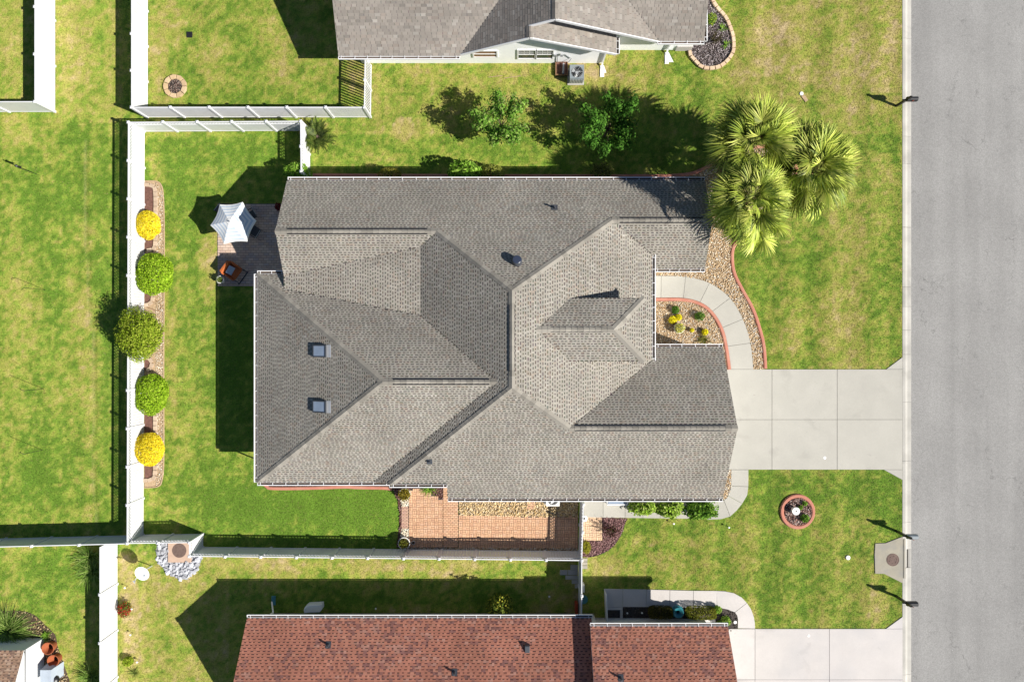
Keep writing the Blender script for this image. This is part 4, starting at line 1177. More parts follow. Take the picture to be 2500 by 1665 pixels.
# front bed: river pebbles between walk, porch and the terracotta kerbs
k1 = offset_line(WALK_IN, -0.10 if True else 0)
e_in = edging('bed_edging', 'terracotta coloured kerb edging inside the curve of the front walk', k1)
bed1 = [XY(1590, 730)] + offset_line(WALK_IN, -0.2)[1:] + [XY(1750, 905), XY(1740, 905), XY(1590, 860)]
sheet('gravel_bed', 'river pebble bed inside the curve of the front walk', bed1, 'pebble_base')
pebbles('pebbles', 'loose tan river pebbles inside the curve of the front walk', bed1, 3800, (0.02, 0.045), RIVER)
kr = [(1783, 905), (1868, 900)]
z5 = crop(1680, 210, 3.645)
line2 = [XY(*p) for p in ((1868, 900), (1864, 846), (1853, 800), (1837, 754), (1814, 712), (1793, 670), (1787, 634), (1792, 600), (1823, 564), (1847, 538), (1883, 500), (1925, 462), (1944, 420), (1925, 376), (1870, 358), (1800, 372), (1740, 402), (1690, 424), (1640, 430))]
line2 = smooth_line(line2, 6)
edging('bed_edging', 'long terracotta coloured kerb edging along the front lawn and round the palms', line2)
outw = offset_line(WALK_OUT, 0.02)
bed2 = [XY(1868, 900)] + line2 + [XY(1640, 440), XY(1690, 445), XY(1690, 640), XY(1590, 645), XY(1590, 672)] + WALK_OUT[1:]
sheet('gravel_bed', 'river pebble bed along the front of the house and under the palms', bed2, 'pebble_base')
pebbles('pebbles', 'loose tan river pebbles along the front of the house and under the palms', bed2, 10500, (0.02, 0.048), RIVER)
pb = pxs([c9(436, 211), c9(482, 211), c9(481, 320), c9(468, 370), c9(440, 402), c9(425, 402)])
sheet('gravel_bed', 'sliver of river pebbles at the garage corner', pb, 'pebble_base'); pebbles('pebbles', 'river pebbles at the garage corner above the side walk', pb, 420, (0.02, 0.045), RIVER)
# north side planting strip
nl = [XY(x, y) for x, y in ((762, 428), (900, 429), (1100, 429.5), (1300, 430), (1500, 430.5), (1640, 430))]
edging('bed_edging', 'straight terracotta edging in shade along the top wall of the middle house', nl, w=0.17)
nb = [XY(762, 430), XY(1640, 432), XY(1690, 428), XY(1690, 500), XY(762, 500)]
sheet('mulch_bed', 'dark mulch strip along the top wall of the middle house', nb, 'mulch_red', z=.008)
# south side strip of the house, left of the patio
sl_ = smooth_line([XY(*c7(*p)) for p in ((1800, 205), (1825, 228), (1870, 242), (2130, 240), (2352, 232))] + [XY(*c8(*p)) for p in ((200, 236), (380, 240), (440, 246))], 5)
edging('bed_edging', 'pinkish kerb edging along the lower left wall of the middle house', sl_, w=0.19)
sb = sl_ + [XY(957, 1150), XY(640, 1150)]
sheet('mulch_bed', 'red mulch strip along the lower left wall of the middle house', sb, 'mulch_red'); pebbles('mulch_chips', 'red mulch chips along the lower left wall', sb, 900, (0.015, 0.05), REDM, flat=.3, long=2.2)

# ---- back patio with umbrella: pavers
def paver_field(name, label, outline, pw, ph, cols, z=0.05, pattern='running', limit=290, joint=0.015, keep=None, seed=3, base='joint', far=None):
    root = thing(name, label, None, (*outline[0], 0), kind='structure'); HARD.append(outline)
    b = MB(); b.prism(outline, -0.03, z - 0.022); b.build('sand_bed', base, root)
    xs = [p[0] for p in outline]; ys = [p[1] for p in outline]
    r = random.Random(seed); items = []
    if pattern == 'running':
        j = 0; y = min(ys)
        while y < max(ys):
            x = min(xs) - (pw / 2 if j % 2 else 0)
            while x < max(xs):
                items.append((x, y, pw, ph)); x += pw
            y += ph; j += 1
    else:          # basket weave: pairs of pavers turned by a quarter
        j = 0; y = min(ys)
        while y < max(ys):
            i = 0; x = min(xs)
            while x < max(xs):
                if (i + j) % 2:
                    items += [(x, y, pw, ph), (x, y + ph, pw, ph)]
                else:
                    items += [(x, y, ph, pw), (x + ph, y, ph, pw)]
                x += pw; i += 1
            y += pw; j += 1
    def clipped(x0, y0, x1, y1):
        X = np.array([x0, x1, x1, x0, (x0 + x1) / 2]); Y = np.array([y0, y0, y1, y1, (y0 + y1) / 2])
        return inside(outline, X, Y)
    good = []
    for x, y, w_, h_ in items:
        x0, y0, x1, y1 = x + joint / 2, y + joint / 2, x + w_ - joint / 2, y + h_ - joint / 2
        x0, y0, x1, y1 = max(x0, min(xs)), max(y0, min(ys)), min(x1, max(xs)), min(y1, max(ys))
        if x1 - x0 < .03 or y1 - y0 < .03:
            continue
        k = clipped(x0, y0, x1, y1)
        if k.all() or k[4]:
            good.append((x0, y0, x1, y1))
    if far is not None:
        good.sort(key=far)
    rest = MB(); cache = {}
    for i, (x0, y0, x1, y1) in enumerate(good):
        c = cols[r.randrange(len(cols))]; f = r.uniform(.93, 1.06); cl = tuple(k * f for k in c); dz = r.uniform(-.003, .003)
        if i < limit:
            ci = (round(x1 - x0, 3), round(y1 - y0, 3), cols.index(c), r.randrange(3))
            if ci not in cache:
                b = MB(); b.box((0, 0, 0), (x1 - x0, y1 - y0, .05), col=cl, bevel=.005); cache[ci] = b.mesh('paver', 'brick_paver')
            link('paver', cache[ci], root, loc=Vector((x0, y0, z - .05 + dz)) - off_of(root))
        else:
            rest.box((x0, y0, z - .05), (x1, y1, z + dz), col=cl, bevel=.005)
    if rest.v:
        rest.build('pavers', 'brick_paver', root, kind='stuff')
    return root
PINK = [(0.50, 0.37, 0.29), (0.46, 0.34, 0.28), (0.54, 0.42, 0.34), (0.42, 0.34, 0.31)]
ORNG = [(0.582, 0.36, 0.2226), (0.5626, 0.3375, 0.2058), (0.6111, 0.3825, 0.2394), (0.5432, 0.3195, 0.2016), (0.582, 0.369, 0.2436)]
yard = [XY(532, 498), XY(712, 498), XY(712, 699), XY(532, 699)]
paver_field('patio', 'pale pink paver patio under the striped umbrella', yard, 0.30, 0.15, PINK, far=lambda g: g[0])
# ---- brick patio on the south side (three levels)
q5 = crop(940, 1170, 7.842)
pA_ = [XY(*q5(*p)) for p in ((462, 200), (560, 178), (640, 168), (750, 205), (850, 262), (960, 318), (1060, 372), (1108, 385), (1108, 1292), (462, 1292))]
paver_field('brick_patio', 'basket weave brick patio between the two white planters and the lattice fence', pA_, 0.214, 0.107, ORNG, z=.09, pattern='weave', seed=5)
pB_ = [XY(*q5(*p)) for p in ((1116, 90), (1195, 90), (1195, 360), (1402, 360), (1402, 1292), (1116, 1292))]
paver_field('brick_patio', 'narrow strip of coursed bricks stepping down from the patio', pB_, 0.214, 0.107, ORNG, z=.06, pattern='running', seed=6, limit=0)
pC_ = [XY(*q5(1408, 688)), XY(1411, 1262), XY(1411, 1338), XY(*q5(1408, 1310))]
paver_field('brick_patio', 'long basket weave brick terrace running to the gate', pC_, 0.214, 0.107, ORNG, z=.035, pattern='weave', seed=7, limit=280, far=lambda g: g[0])
pD_ = [XY(*q5(*p)) for p in ((318, 512), (452, 512), (452, 935), (318, 935))]
paver_field('brick_step', 'low brick step between the planters', pD_, 0.20, 0.085, [(0.52, 0.33, 0.24), (0.48, 0.30, 0.24), (0.56, 0.37, 0.27)], z=.06, pattern='running', seed=8)
q7 = z7
pE_ = [XY(*q7(*p)) for p in ((238, 366), (530, 366), (530, 700), (238, 700))]
paver_field('brick_pad', 'small square brick pad outside the gate', pE_, 0.214, 0.107, [(0.62, 0.43, 0.28), (0.58, 0.40, 0.27), (0.66, 0.47, 0.31)], z=.045, pattern='weave', seed=9)
q6 = crop(1160, 1190, 7.359)
gP = pxs([q5(1416, 356), (1411, 1212), (1411, 1262), q5(1416, 684)])
sheet('gravel_bed', 'long tan pebble bed between house wall and brick terrace', gP, 'pebble_base')
pebbles('pebbles', 'long tan pebbles between house wall and brick terrace', gP, 2600, (0.025, 0.05), [(0.58, 0.42, 0.20), (0.66, 0.52, 0.30), (0.48, 0.33, 0.15), (0.62, 0.50, 0.34), (0.38, 0.28, 0.16)], long=2.4)
gQ = pxs([q5(300, 1292), (1411, 1338), (1411, 1346), q5(300, 1345)])
sheet('gravel_bed', 'dark pebble strip at the foot of the lattice fence', gQ, 'pebble_base', z=.006); pebbles('pebbles', 'pebbles at the foot of the lattice fence in shade', gQ, 900, (0.025, 0.05), RIVER)
for nm, pp in (('upper', [(290, 385), (462, 385), (462, 510), (318, 510)]), ('lower', [(318, 940), (455, 940), (455, 1110), (300, 1110)])):
    gg = pxs([q5(*p) for p in pp]); sheet('gravel_bed', 'small pale pebble patch beside the %s white planter' % nm, gg, 'pebble_base'); pebbles('pebbles', 'pale pebbles beside the %s white planter' % nm, gg, 170, (0.03, 0.055), [(0.62, 0.55, 0.42), (0.5, 0.42, 0.3), (0.68, 0.64, 0.55)])
mA = pxs([q5(*p) for p in ((130, 100), (1112, 40), (1112, 385), (1060, 372), (850, 262), (640, 168), (462, 195), (430, 340), (300, 400), (316, 560), (316, 930), (300, 1110), (470, 1110), (470, 1300), (220, 1300), (270, 900), (275, 600), (240, 400), (200, 330))])
sheet('mulch_bed', 'dark red mulch border around the brick patio', mA, 'mulch_red', z=.008); pebbles('mulch_chips', 'red mulch chips around the brick patio', mA, 900, (0.015, 0.05), REDM, flat=.3, long=2.2)
mB = smooth_line([XY(*q7(*p)) for p in ((885, 385), (850, 460), (820, 560), (770, 660), (700, 760), (620, 830), (520, 885), (420, 920), (320, 935))], 4) + pxs([q7(240, 930), q7(240, 705), q7(534, 705), q7(534, 370)])
sheet('mulch_bed', 'purplish mulch bed curving round the small brick pad', mB, 'mulch_red'); pebbles('mulch_chips', 'purplish mulch chips round the small brick pad', mB, 2200, (0.012, 0.045), [(0.24, 0.13, 0.125), (0.18, 0.09, 0.09), (0.30, 0.18, 0.17), (0.12, 0.06, 0.06)], flat=.3, long=2.4)
eb = smooth_line([XY(*q7(*p)) for p in ((890, 385), (853, 462), (823, 562), (773, 662), (703, 762), (623, 832), (523, 887), (423, 922), (320, 938))], 4)
edging('lawn_edging', 'thin black edging round the purplish mulch bed', eb, w=.035, h=.05, material='black_metal')
# step of bricks to the meter in the pebble bed
sp = pxs([q6(930, 215), q6(1075, 215), q6(1075, 300), q6(1020, 385), q6(945, 385)])
paver_field('brick_pad', 'little brick stepping pad in the pebble bed beside the air conditioner', sp, 0.20, 0.10, ORNG, z=.06, seed=12)

# ---- west bed behind the round shrubs
def blocks_along(root, line, step, size, h, cols, z=0.0, seed=0, material='stone_block', name='block'):
    r = random.Random(seed); cache = []
    for c in cols:
        b = MB(); b.box((-size[0] / 2, -size[1] / 2, 0), (size[0] / 2, size[1] / 2, h), col=c, bevel=.015); cache.append(b.mesh(name, material))
    off = off_of(root)
    for x, y, a in walk_line(line, step):
        link(name, cache[r.randrange(len(cache))], root, loc=Vector((x, y, z + r.uniform(-.008, .008))) - off, rot=(r.uniform(-.03, .03), r.uniform(-.03, .03), a + r.uniform(-.04, .04)))
zb = crop(300, 430, 6.531); zc = crop(300, 900, 5.225)
out_line = smooth_line([XY(353, 443), XY(382, 443.5), XY(394, 453), XY(399, 480), XY(401, 560), XY(401, 700), XY(400, 850), XY(400, 1000), XY(400, 1120), XY(396, 1170), XY(386, 1187), XY(352, 1190)], 6)
wb = [XY(352, 443)] + out_line + [XY(352, 1190)]
sheet('gravel_bed', 'long narrow pebble bed along the lattice fence under the round shrubs', wb, 'pebble_base')
pebbles('pebbles', 'pale pebbles along the lattice fence under the round shrubs', [XY(381, 444), XY(400, 470), XY(400, 1160), XY(381, 1188)] , 2300, (0.018, 0.042), [(0.60, 0.50, 0.36), (0.5, 0.38, 0.24), (0.68, 0.62, 0.52), (0.42, 0.3, 0.18)])
edging('bed_edging', 'brown concrete edging along the lawn side of the long shrub bed', out_line, w=.07, h=.06, material='pebble_base')
bb = thing('block_border', 'tan block borders ringing the mulch pockets under the round shrubs', 'border', (*XY(375, 800), 0))
TANB = [(0.42, 0.32, 0.23), (0.38, 0.29, 0.21), (0.46, 0.36, 0.27)]
for k, (ya, yb_, xr) in enumerate(((452, 612, 380), (640, 745, 374), (872, 905, 372), (985, 1172, 379))):
    ln = [XY(354, ya), XY(xr - 10, ya + 2), XY(xr, ya + 14), XY(xr + 1, (ya + yb_) / 2), XY(xr, yb_ - 14), XY(xr - 10, yb_ - 2), XY(354, yb_)]
    if yb_ - ya < 60:
        ln = [XY(354, ya), XY(xr - 6, ya + 4), XY(xr, (ya + yb_) / 2), XY(xr - 6, yb_ - 4), XY(354, yb_)]
    ln = smooth_line(ln, 5)
    blocks_along(bb, ln, .29, (.27, .22), .11, TANB, seed=k)
    mk = offset_line(ln, -0.0)
    pk = [XY(354, ya)] + ln + [XY(354, yb_)]
    b = MB(); b.prism(pk, -.02, .03); tag(b.build('mulch_pocket', 'mulch_red'), ('topmost', 'second', 'third', 'lowest')[k] + ' mulch pocket in the long shrub bed', kind='structure')

# ---- ring of blocks in the top lawn
ring = thing('fire_ring', 'small ring of tan blocks around ash grey mulch in the top lawn', 'fire ring', P(429, 212))
c = P(429, 212.5); HARD.append(arc(c.x, c.y, .72, 0, 360, 24))
for k in range(9):
    a0 = 2 * math.pi * k / 9 + .03; a1 = 2 * math.pi * (k + 1) / 9 - .03
    pl = [(c.x + .67 * math.cos(a0), c.y + .67 * math.sin(a0)), (c.x + .69 * math.cos((a0 + a1) / 2), c.y + .69 * math.sin((a0 + a1) / 2)), (c.x + .67 * math.cos(a1), c.y + .67 * math.sin(a1)),
          (c.x + .44 * math.cos(a1), c.y + .44 * math.sin(a1)), (c.x + .44 * math.cos(a0), c.y + .44 * math.sin(a0))]
    b = MB(); b.prism(pl, 0, .14, col=random.choice([(0.46, 0.33, 0.19), (0.42, 0.30, 0.18), (0.5, 0.37, 0.23)]), bevel=.015); b.build('block', 'stone_block', ring)
b = MB(); b.prism(arc(c.x, c.y, .45, 0, 360, 20)[:-1], 0, .05); b.build('ash_bed', 'mulch_dark', ring)
pebbles('mulch_chips', 'grey brown chips in the small ring of blocks', arc(c.x, c.y, .42, 0, 360, 20)[:-1], 160, (.02, .05), [(0.16, 0.10, 0.08), (0.24, 0.19, 0.16), (0.05, 0.04, 0.035)], z=.06, flat=.4, long=2)

# ---- curved bed of the top house
z4b = crop(1640, 0, 7.84)
bl = [(330, 985), (355, 1075), (415, 1155), (490, 1235), (570, 1295), (670, 1320), (770, 1318), (880, 1295), (970, 1245), (1055, 1170), (1125, 1080), (1165, 985), (1175, 880), (1172, 785), (1150, 670), (1120, 575), (1085, 480), (1040, 385), (975, 295), (905, 215), (830, 120), (780, 30), (740, -60), (700, -140)]
bline = smooth_line([XY(*z4b(*p)) for p in bl], 4)
nbd = thing('block_edging', 'curved row of tan edging blocks round the dark bed of the top house', 'edging', (*bline[40], 0))
blocks_along(nbd, bline, .335, (.30, .20), .16, [(0.56, 0.42, 0.29), (0.52, 0.38, 0.26), (0.60, 0.46, 0.32)], seed=31)
nbp = bline + pxs([z4b(600, -140), z4b(600, 820), z4b(370, 840)])
sheet('mulch_bed', 'dark grey mulch bed at the corner of the top house', nbp, 'mulch_dark'); pebbles('mulch_chips', 'grey mulch chips at the corner of the top house', nbp, 2600, (.015, .05), [(0.16, 0.13, 0.13), (0.24, 0.20, 0.20), (0.08, 0.06, 0.06), (0.34, 0.30, 0.30)], flat=.35, long=2)

# ---- round bed in the front lawn
c = P(1946, 1248)
b = MB(); b.lathe(c, [(1.02, 0), (1.02, .09), (.98, .13), (.86, .13), (.81, .09), (.81, 0)], n=48)
tag(b.build('round_edging', 'terracotta_kerb'), 'round terracotta coloured kerb ring in the front lawn', 'edging'); HARD.append(arc(c.x, c.y, 1.04, 0, 360, 32))
b = MB(); b.prism(arc(c.x, c.y, .83, 0, 360, 32)[:-1], 0, .05); tag(b.build('mulch_bed', 'mulch_red'), 'mulch inside the round terracotta ring', kind='structure')
pebbles('mulch_chips', 'brown mulch chips inside the round terracotta ring', arc(c.x, c.y, .79, 0, 360, 24)[:-1], 900, (.015, .06), [(0.20, 0.11, 0.09), (0.28, 0.19, 0.16), (0.08, 0.04, 0.035), (0.34, 0.27, 0.24)], z=.06, flat=.35, long=2.2)

# ---- dark bed in front of the red roofed house
db = pxs([z4(618, 285), z4(938, 287), z4(1905, 300)]) + ic[1:] + pxs([z4(2190, 640), z4(618, 640)])
sheet('mulch_bed', 'black mulch bed in front of the red roofed house', db, 'mulch_dark'); pebbles('mulch_chips', 'dark chips in front of the red roofed house', db, 900, (.015, .045), [(0.05, 0.04, 0.035), (0.09, 0.075, 0.065)], flat=.35, long=2)
d2 = pxs([z4(380, 325), z4(580, 325), z4(580, 440), z4(380, 440)]); sheet('mulch_bed', 'small square black bed beside the porch of the red roofed house', d2, 'mulch_dark')
pr = pxs([z4(100, 440), z4(2190, 440), z4(2190, 700), z4(100, 700)])
b = MB(); b.prism(pxs([z4(90, 432), z4(1880, 446), z4(1880, 660), z4(90, 660)]), 0, .1); tag(b.build('porch_slab', 'pale_concrete'), 'concrete porch edge under the red roof', kind='structure'); HARD.append(pr)

# ---- storm drain inlet
q2 = crop(2090, 1240, 6.535)
ap = pxs([q2(*p) for p in ((300, 562), (465, 555), (720, 458), (742, 462), (742, 1196), (440, 1043), (298, 1042), (288, 740))])
b = MB(); b.prism(ap, -.05, .05, bevel=.01); dr = tag(b.build('drain_apron', 'drain_concrete'), 'concrete storm drain apron beside the kerb', kind='structure'); HARD.append(ap)
b = MB(); b.box((P(2205, 0).x, inlet[0] - .6, -.02), (P(2209.5, 0).x, inlet[1] + .6, .052)); b.build('inlet_lintel', 'drain_concrete', dr)
def manhole(name, label, px, py, r, z):
    c = P(px, py, 0); root = thing(name, label, 'manhole cover', (c.x, c.y, z))
    b = MB(); b.lathe(c + Vector((0, 0, z)), [(r, -.02), (r, .012), (r * .92, .014), (r * .91, .006), (r * .86, .006), (r * .85, .016), (0.001, .018)], n=36); b.build('cover', 'iron', root)
    b = MB()
    for k in range(6):
        a = k * math.pi / 3 + .3
        b.lathe(c + Vector((r * .6 * math.cos(a), r * .6 * math.sin(a), z)), [(.035, .012), (.03, .024), (.001, .024)], n=8)
    for rr in (.3, .55):
        b.lathe(c + Vector((0, 0, z)), [(r * rr, .016), (r * rr, .024), (r * rr * 1.12, .024), (r * rr * 1.12, .016)], n=30)
    b.build('tread_studs', 'iron', root)
    return root
manhole('manhole_cover', 'round rusty manhole cover on the drain apron by the street', 2178.5, 1365.5, .37, .05)
# ---- manhole pad and grey rocks by the fence jog
q8 = crop(240, 1300, 8.411)
padp = pxs([q8(1445, 120), q8(1915, 120), q8(1915, 600), q8(1445, 600)])
b = MB(); b.prism(padp, -.05, .10, bevel=.012); tag(b.build('manhole_pad', 'brick_paver'), 'square pinkish concrete pad under the manhole cover by the fence', kind='structure')
for p_ in bpy.data.objects['manhole_pad'].data.attributes['Col'].data: p_.color = (0.46, 0.33, 0.25, 1)
HARD.append(padp)
manhole('manhole_cover', 'round brown manhole cover ringed by grey rocks', 240 + 1680 / 8.411, 1300 + 355 / 8.411, .415, .10)
rk = pxs([q8(*p) for p in ((1215, 150), (1960, 150), (2150, 420), (2120, 560), (2060, 720), (1900, 890), (1650, 960), (1420, 800), (1230, 640), (1190, 420))]); HARD.append(rk)
b = MB(); b.prism(rk, -.03, .006); tag(b.build('rock_bed', 'grey_metal'), 'grey grit under the grey rocks by the manhole', kind='structure')
rr = thing('rock_border', 'pile of angular pale grey rocks around the manhole pad', 'rocks', (*XY(440, 1390), 0))
def rock_mesh(seed, s):
    r = np.random.default_rng(seed); th = np.sort(r.uniform(0, 2 * np.pi, 7)); b = MB()
    rad = r.uniform(.7, 1.1, 7) * s; h = s * r.uniform(.5, .8)
    lo = [(rad[i] * math.cos(th[i]), rad[i] * math.sin(th[i]) * .75, 0) for i in range(7)]
    hi = [(x * .72 + r.uniform(-.1, .1) * s, y * .72 + r.uniform(-.1, .1) * s, h * r.uniform(.7, 1.1)) for x, y, _ in lo]
    cl = tuple(np.array([0.50, 0.51, 0.55]) * r.uniform(.6, 1.15))
    n = 7
    b.raw(lo + hi + [(0, 0, h * 1.1)], [(i, (i + 1) % n, n + (i + 1) % n, n + i) for i in range(n)] + [(n + i, n + (i + 1) % n, 2 * n) for i in range(n)], cl)
    return b.mesh('rock', 'rock')
RM = [rock_mesh(100 + k, .5) for k in range(14)]
rr_r = random.Random(4); placed = []
for (x, y) in sample_in(rk, 1500, np.random.default_rng(8), holes=[padp]):
    s = rr_r.uniform(.12, .34)
    if all((x - a) ** 2 + (y - c_) ** 2 > (.62 * (s + t) * .62) ** 2 for a, c_, t in placed):
        placed.append((x, y, s))
    if len(placed) > 280: break
for x, y, s in placed:
    o = link('rock', rr_r.choice(RM), rr, loc=Vector((x, y, 0)) - off_of(rr), rot=(0, 0, rr_r.uniform(0, 6.28))); o.scale = (s * 1.55, s * 1.55, s * 1.2)
# stepping slabs by the thin fence
sg = thing('stepping_slabs', 'grey stepping slabs laid in steps beside the thin white fence', None, P(1390, 1400), kind='structure')
for k, (u0, v0, u1, v1) in enumerate(((1660, 765, 1712, 800), (1588, 800, 1640, 835), (1642, 800, 1712, 835), (1625, 838, 1712, 865), (1668, 868, 1712, 895), (1690, 898, 1712, 925))):
    b = MB(); p0, p1 = P(*c8(u0, v0)), P(*c8(u1, v1)); b.box((p0.x, p1.y + .01, -.02), (p1.x - .01, p0.y, .04), bevel=.01); b.build('slab', 'kerb_concrete', sg); HARD.append([(p0.x, p0.y), (p1.x, p0.y), (p1.x, p1.y), (p0.x, p1.y)])
sg2 = thing('stepping_slabs', 'three pale slabs outside the gate below the mulch bed', None, P(1426, 1375), kind='structure')
for k in range(3):
    b = MB(); p0, p1 = P(1420, 1362 + k * 9), P(1434, 1370 + k * 9); b.box((p0.x, p1.y, -.02), (p1.x, p0.y, .04), bevel=.01); b.build('slab', 'drain_concrete', sg2)

# ================================================================== PLANTS
def leaf_mesh(name, C, size, cols, seed, aspect=1.7, outward=None, up=0.3, material='leaf', off=None, fold=0.25):
    """many separate leaves (folded diamonds) at the points C; 'outward' tilts them away from the crown's middle"""
    r = np.random.default_rng(seed); n = len(C)
    N = r.normal(size=(n, 3)); N /= np.linalg.norm(N, axis=1)[:, None]
    if outward is not None:
        O = C - np.array(outward); O /= (np.linalg.norm(O, axis=1)[:, None] + 1e-6)
        N = N * .75 + O * .8
    N[:, 2] += up
    N /= np.linalg.norm(N, axis=1)[:, None]
    T = np.cross(N, r.normal(size=(n, 3))); T /= (np.linalg.norm(T, axis=1)[:, None] + 1e-9)
    B = np.cross(N, T)
    s = r.uniform(size[0], size[1], n)[:, None]
    tip, base = C + T * s, C - T * s * .8
    l = C + B * s / aspect + N * s * fold; rr_ = C - B * s / aspect + N * s * fold
    V = np.stack([base, l, tip, rr_], 1).reshape(-1, 3)
    i = np.arange(n) * 4
    F = np.concatenate([np.stack([i, i + 2, i + 1], 1), np.stack([i, i + 3, i + 2], 1)])
    cols = np.array(cols); c = cols[r.integers(0, len(cols), n)] * r.uniform(.7, 1.25, (n, 1))
    return mesh_np(name, V, F, np.concatenate([c, c]), material, off)
def ball_points(c, rad, n, seed, shell=.5, lump=.18, flat_bottom=-0.9):
    r = np.random.default_rng(seed)
    D = r.normal(size=(n * 2, 3)); D /= np.linalg.norm(D, axis=1)[:, None]
    D = D[D[:, 2] > flat_bottom][:n]
    ph = r.uniform(0, 6.28, (6, 1)); fr = r.uniform(2, 5, (6, 3))
    L = sum(np.sin(D @ fr[k] * 1.3 + ph[k]) for k in range(6)) / 6
    rr_ = (shell + (1 - shell) * r.random(len(D)) ** .5) * (1 + lump * L)
    return np.array(c) + D * rr_[:, None] * np.array(rad)
def shrub(name, label, px, py, rx, ry, height, cols, n=2200, size=(.03, .06), group=None, seed=0, zc=None, trunk=0.0, lump=.15, cat='shrub', shell=.72, up=.3, aspect=1.7, blobs=0):
    """rounded shrub: px, py, rx, ry outline its crown in the photograph"""
    zc = zc if zc is not None else trunk + (height - trunk) / 2
    c = P(px, py, zc); k = (CAM_H - zc) / CAM_H / PXM
    if n < 1000:
        shell = min(shell, .3)
    root = thing(name, label, cat, (c.x, c.y, 0), group)
    pts = ball_points((c.x, c.y, zc), (rx * k, ry * k, (height - trunk) / 2), n, seed, shell, lump)
    if blobs:                 # a looser, clumpy outline: several overlapping tufts instead of one dome
        rb = np.random.default_rng(seed + 500); sub_ = []; hh = (height - trunk) / 2
        for q in range(blobs):
            a_ = q * 2.4 + rb.uniform(0, .8); d_ = rb.uniform(.35, .72)
            sub_.append(ball_points((c.x + math.cos(a_) * d_ * rx * k, c.y + math.sin(a_) * d_ * ry * k, zc + rb.uniform(-.25, .35) * hh), (rx * k * rb.uniform(.34, .5), ry * k * rb.uniform(.34, .5), hh * rb.uniform(.45, .65)), n // blobs, seed + q, .45, .3))
        pts = np.concatenate(sub_ + [pts[: n // 3]])
    pts = pts[pts[:, 2] > 0.02]
    link('crown', leaf_mesh('crown', pts, size, cols, seed + 1, outward=(c.x, c.y, zc - .2), off=c * 1.0 - Vector((0, 0, zc)), up=up, aspect=aspect), root)
    b = MB(); r = random.Random(seed)
    b.tube([(c.x, c.y, 0), (c.x + .03, c.y, zc)], [.05, .03], n=6)
    for q in range(7):
        a = q * .9 + r.random()
        b.tube([(c.x, c.y, zc * .35), (c.x + math.cos(a) * rx * k * .55, c.y + math.sin(a) * ry * k * .55, zc + (height - zc) * r.uniform(.1, .6))], [.025, .008], n=5)
    b.build('stem', 'bark', root)
    return root
LIME = [(0.26, 0.432, 0.018), (0.338, 0.516, 0.028), (0.169, 0.3, 0.012), (0.416, 0.576, 0.05)]
OLIVE = [(0.24, 0.345, 0.02), (0.324, 0.414, 0.035), (0.144, 0.2185, 0.012), (0.396, 0.46, 0.06)]
YEL = [(0.82, 0.68, 0.02), (0.86, 0.74, 0.04), (0.78, 0.60, 0.015), (0.85, 0.74, 0.09)]
DEEP = [(0.07, 0.17, 0.018), (0.10, 0.22, 0.025), (0.05, 0.12, 0.014), (0.15, 0.28, 0.04)]
FRESH = [(0.1725, 0.336, 0.03), (0.2415, 0.42, 0.05), (0.1035, 0.21, 0.02), (0.3105, 0.4725, 0.08)]
GS = 'clipped round shrubs along the back fence'
shrub('yellow_shrub', 'round bright yellow shrub nearest the umbrella in the fence bed', 361, 549, 29, 33, 1.15, YEL, 7000, (.03, .055), GS, 11, lump=.2, shell=.8)
shrub('yellow_shrub', 'round bright yellow shrub at the lower end of the fence bed', 365, 1097, 34, 41, 1.2, YEL, 8500, (.03, .055), GS, 12, lump=.2, shell=.8)
shrub('green_shrub', 'round bright green shrub just below the upper yellow shrub', 376, 668, 43, 50, 1.4, LIME, 8500, (.03, .07), GS, 13, lump=.22, shell=.78)
shrub('green_shrub', 'round bright green shrub above the lower yellow shrub', 370, 962, 38, 49, 1.35, LIME, 8000, (.03, .07), GS, 14, lump=.24, shell=.78)
shrub('green_tree', 'tallest olive green bush leaning over the back fence, midway along', 341, 818, 52, 62, 2.75, OLIVE, 9500, (.035, .07), GS, 15, trunk=.9, lump=.3, cat='tree', shell=.7, blobs=12)
# shrubs on the shady top side of the house
shrub('shrub', 'light green bush where the short fence meets the house', 725, 420, 32, 20, 1.7, FRESH, 1300, (.05, .09), None, 21, lump=.3)
shrub('shrub', 'small golden dome shrub in the shady strip behind the house', 952, 428, 28, 19, 1.5, [(0.18, 0.17, 0.02), (0.12, 0.12, 0.015), (0.24, 0.22, 0.05)], 1500, (.025, .05), None, 22)
shrub('shrub', 'bright leafy bush, largest of those behind the house', 1133, 418, 40, 26, 2.1, FRESH, 1500, (.07, .13), None, 23, lump=.25, blobs=6)
shrub('shrub', 'pale golden shrub touching the bright leafy bush', 1202, 422, 31, 20, 1.65, [(0.22, 0.24, 0.04), (0.14, 0.17, 0.025), (0.28, 0.30, 0.07)], 1400, (.03, .06), None, 24)
shrub('shrub', 'thin olive shrub behind the house below the tree shadows', 1470, 418, 28, 19, 1.8, [(0.13, 0.15, 0.035), (0.20, 0.20, 0.06), (0.08, 0.10, 0.02)], 900, (.04, .07), None, 25, lump=.3)
# three bushes over the side walk
for k, (u, v, a, c_, lab) in enumerate(((1110, 215, 205, 115, 'leafy green bush over the side walk, nearest the white cabinet'), (1500, 240, 185, 130, 'yellow green bush in the middle of the three over the side walk'), (1950, 250, 245, 140, 'broad green bush over the side walk at the garage corner'))):
    x, y = z7(u, v)
    shrub('bush', lab, x, y, a / 5.8875, c_ / 5.8875, 1.25, [(0.26, 0.42, 0.04), (0.34, 0.50, 0.07), (0.15, 0.26, 0.022), (0.42, 0.50, 0.14)] if k < 2 else DEEP + FRESH, 1500, (.07, .13), 'bushes over the side walk', 30 + k, lump=.45, shell=.6, blobs=8)
    HARD.append(arc(*XY(x, y), .5, 0, 360, 10))
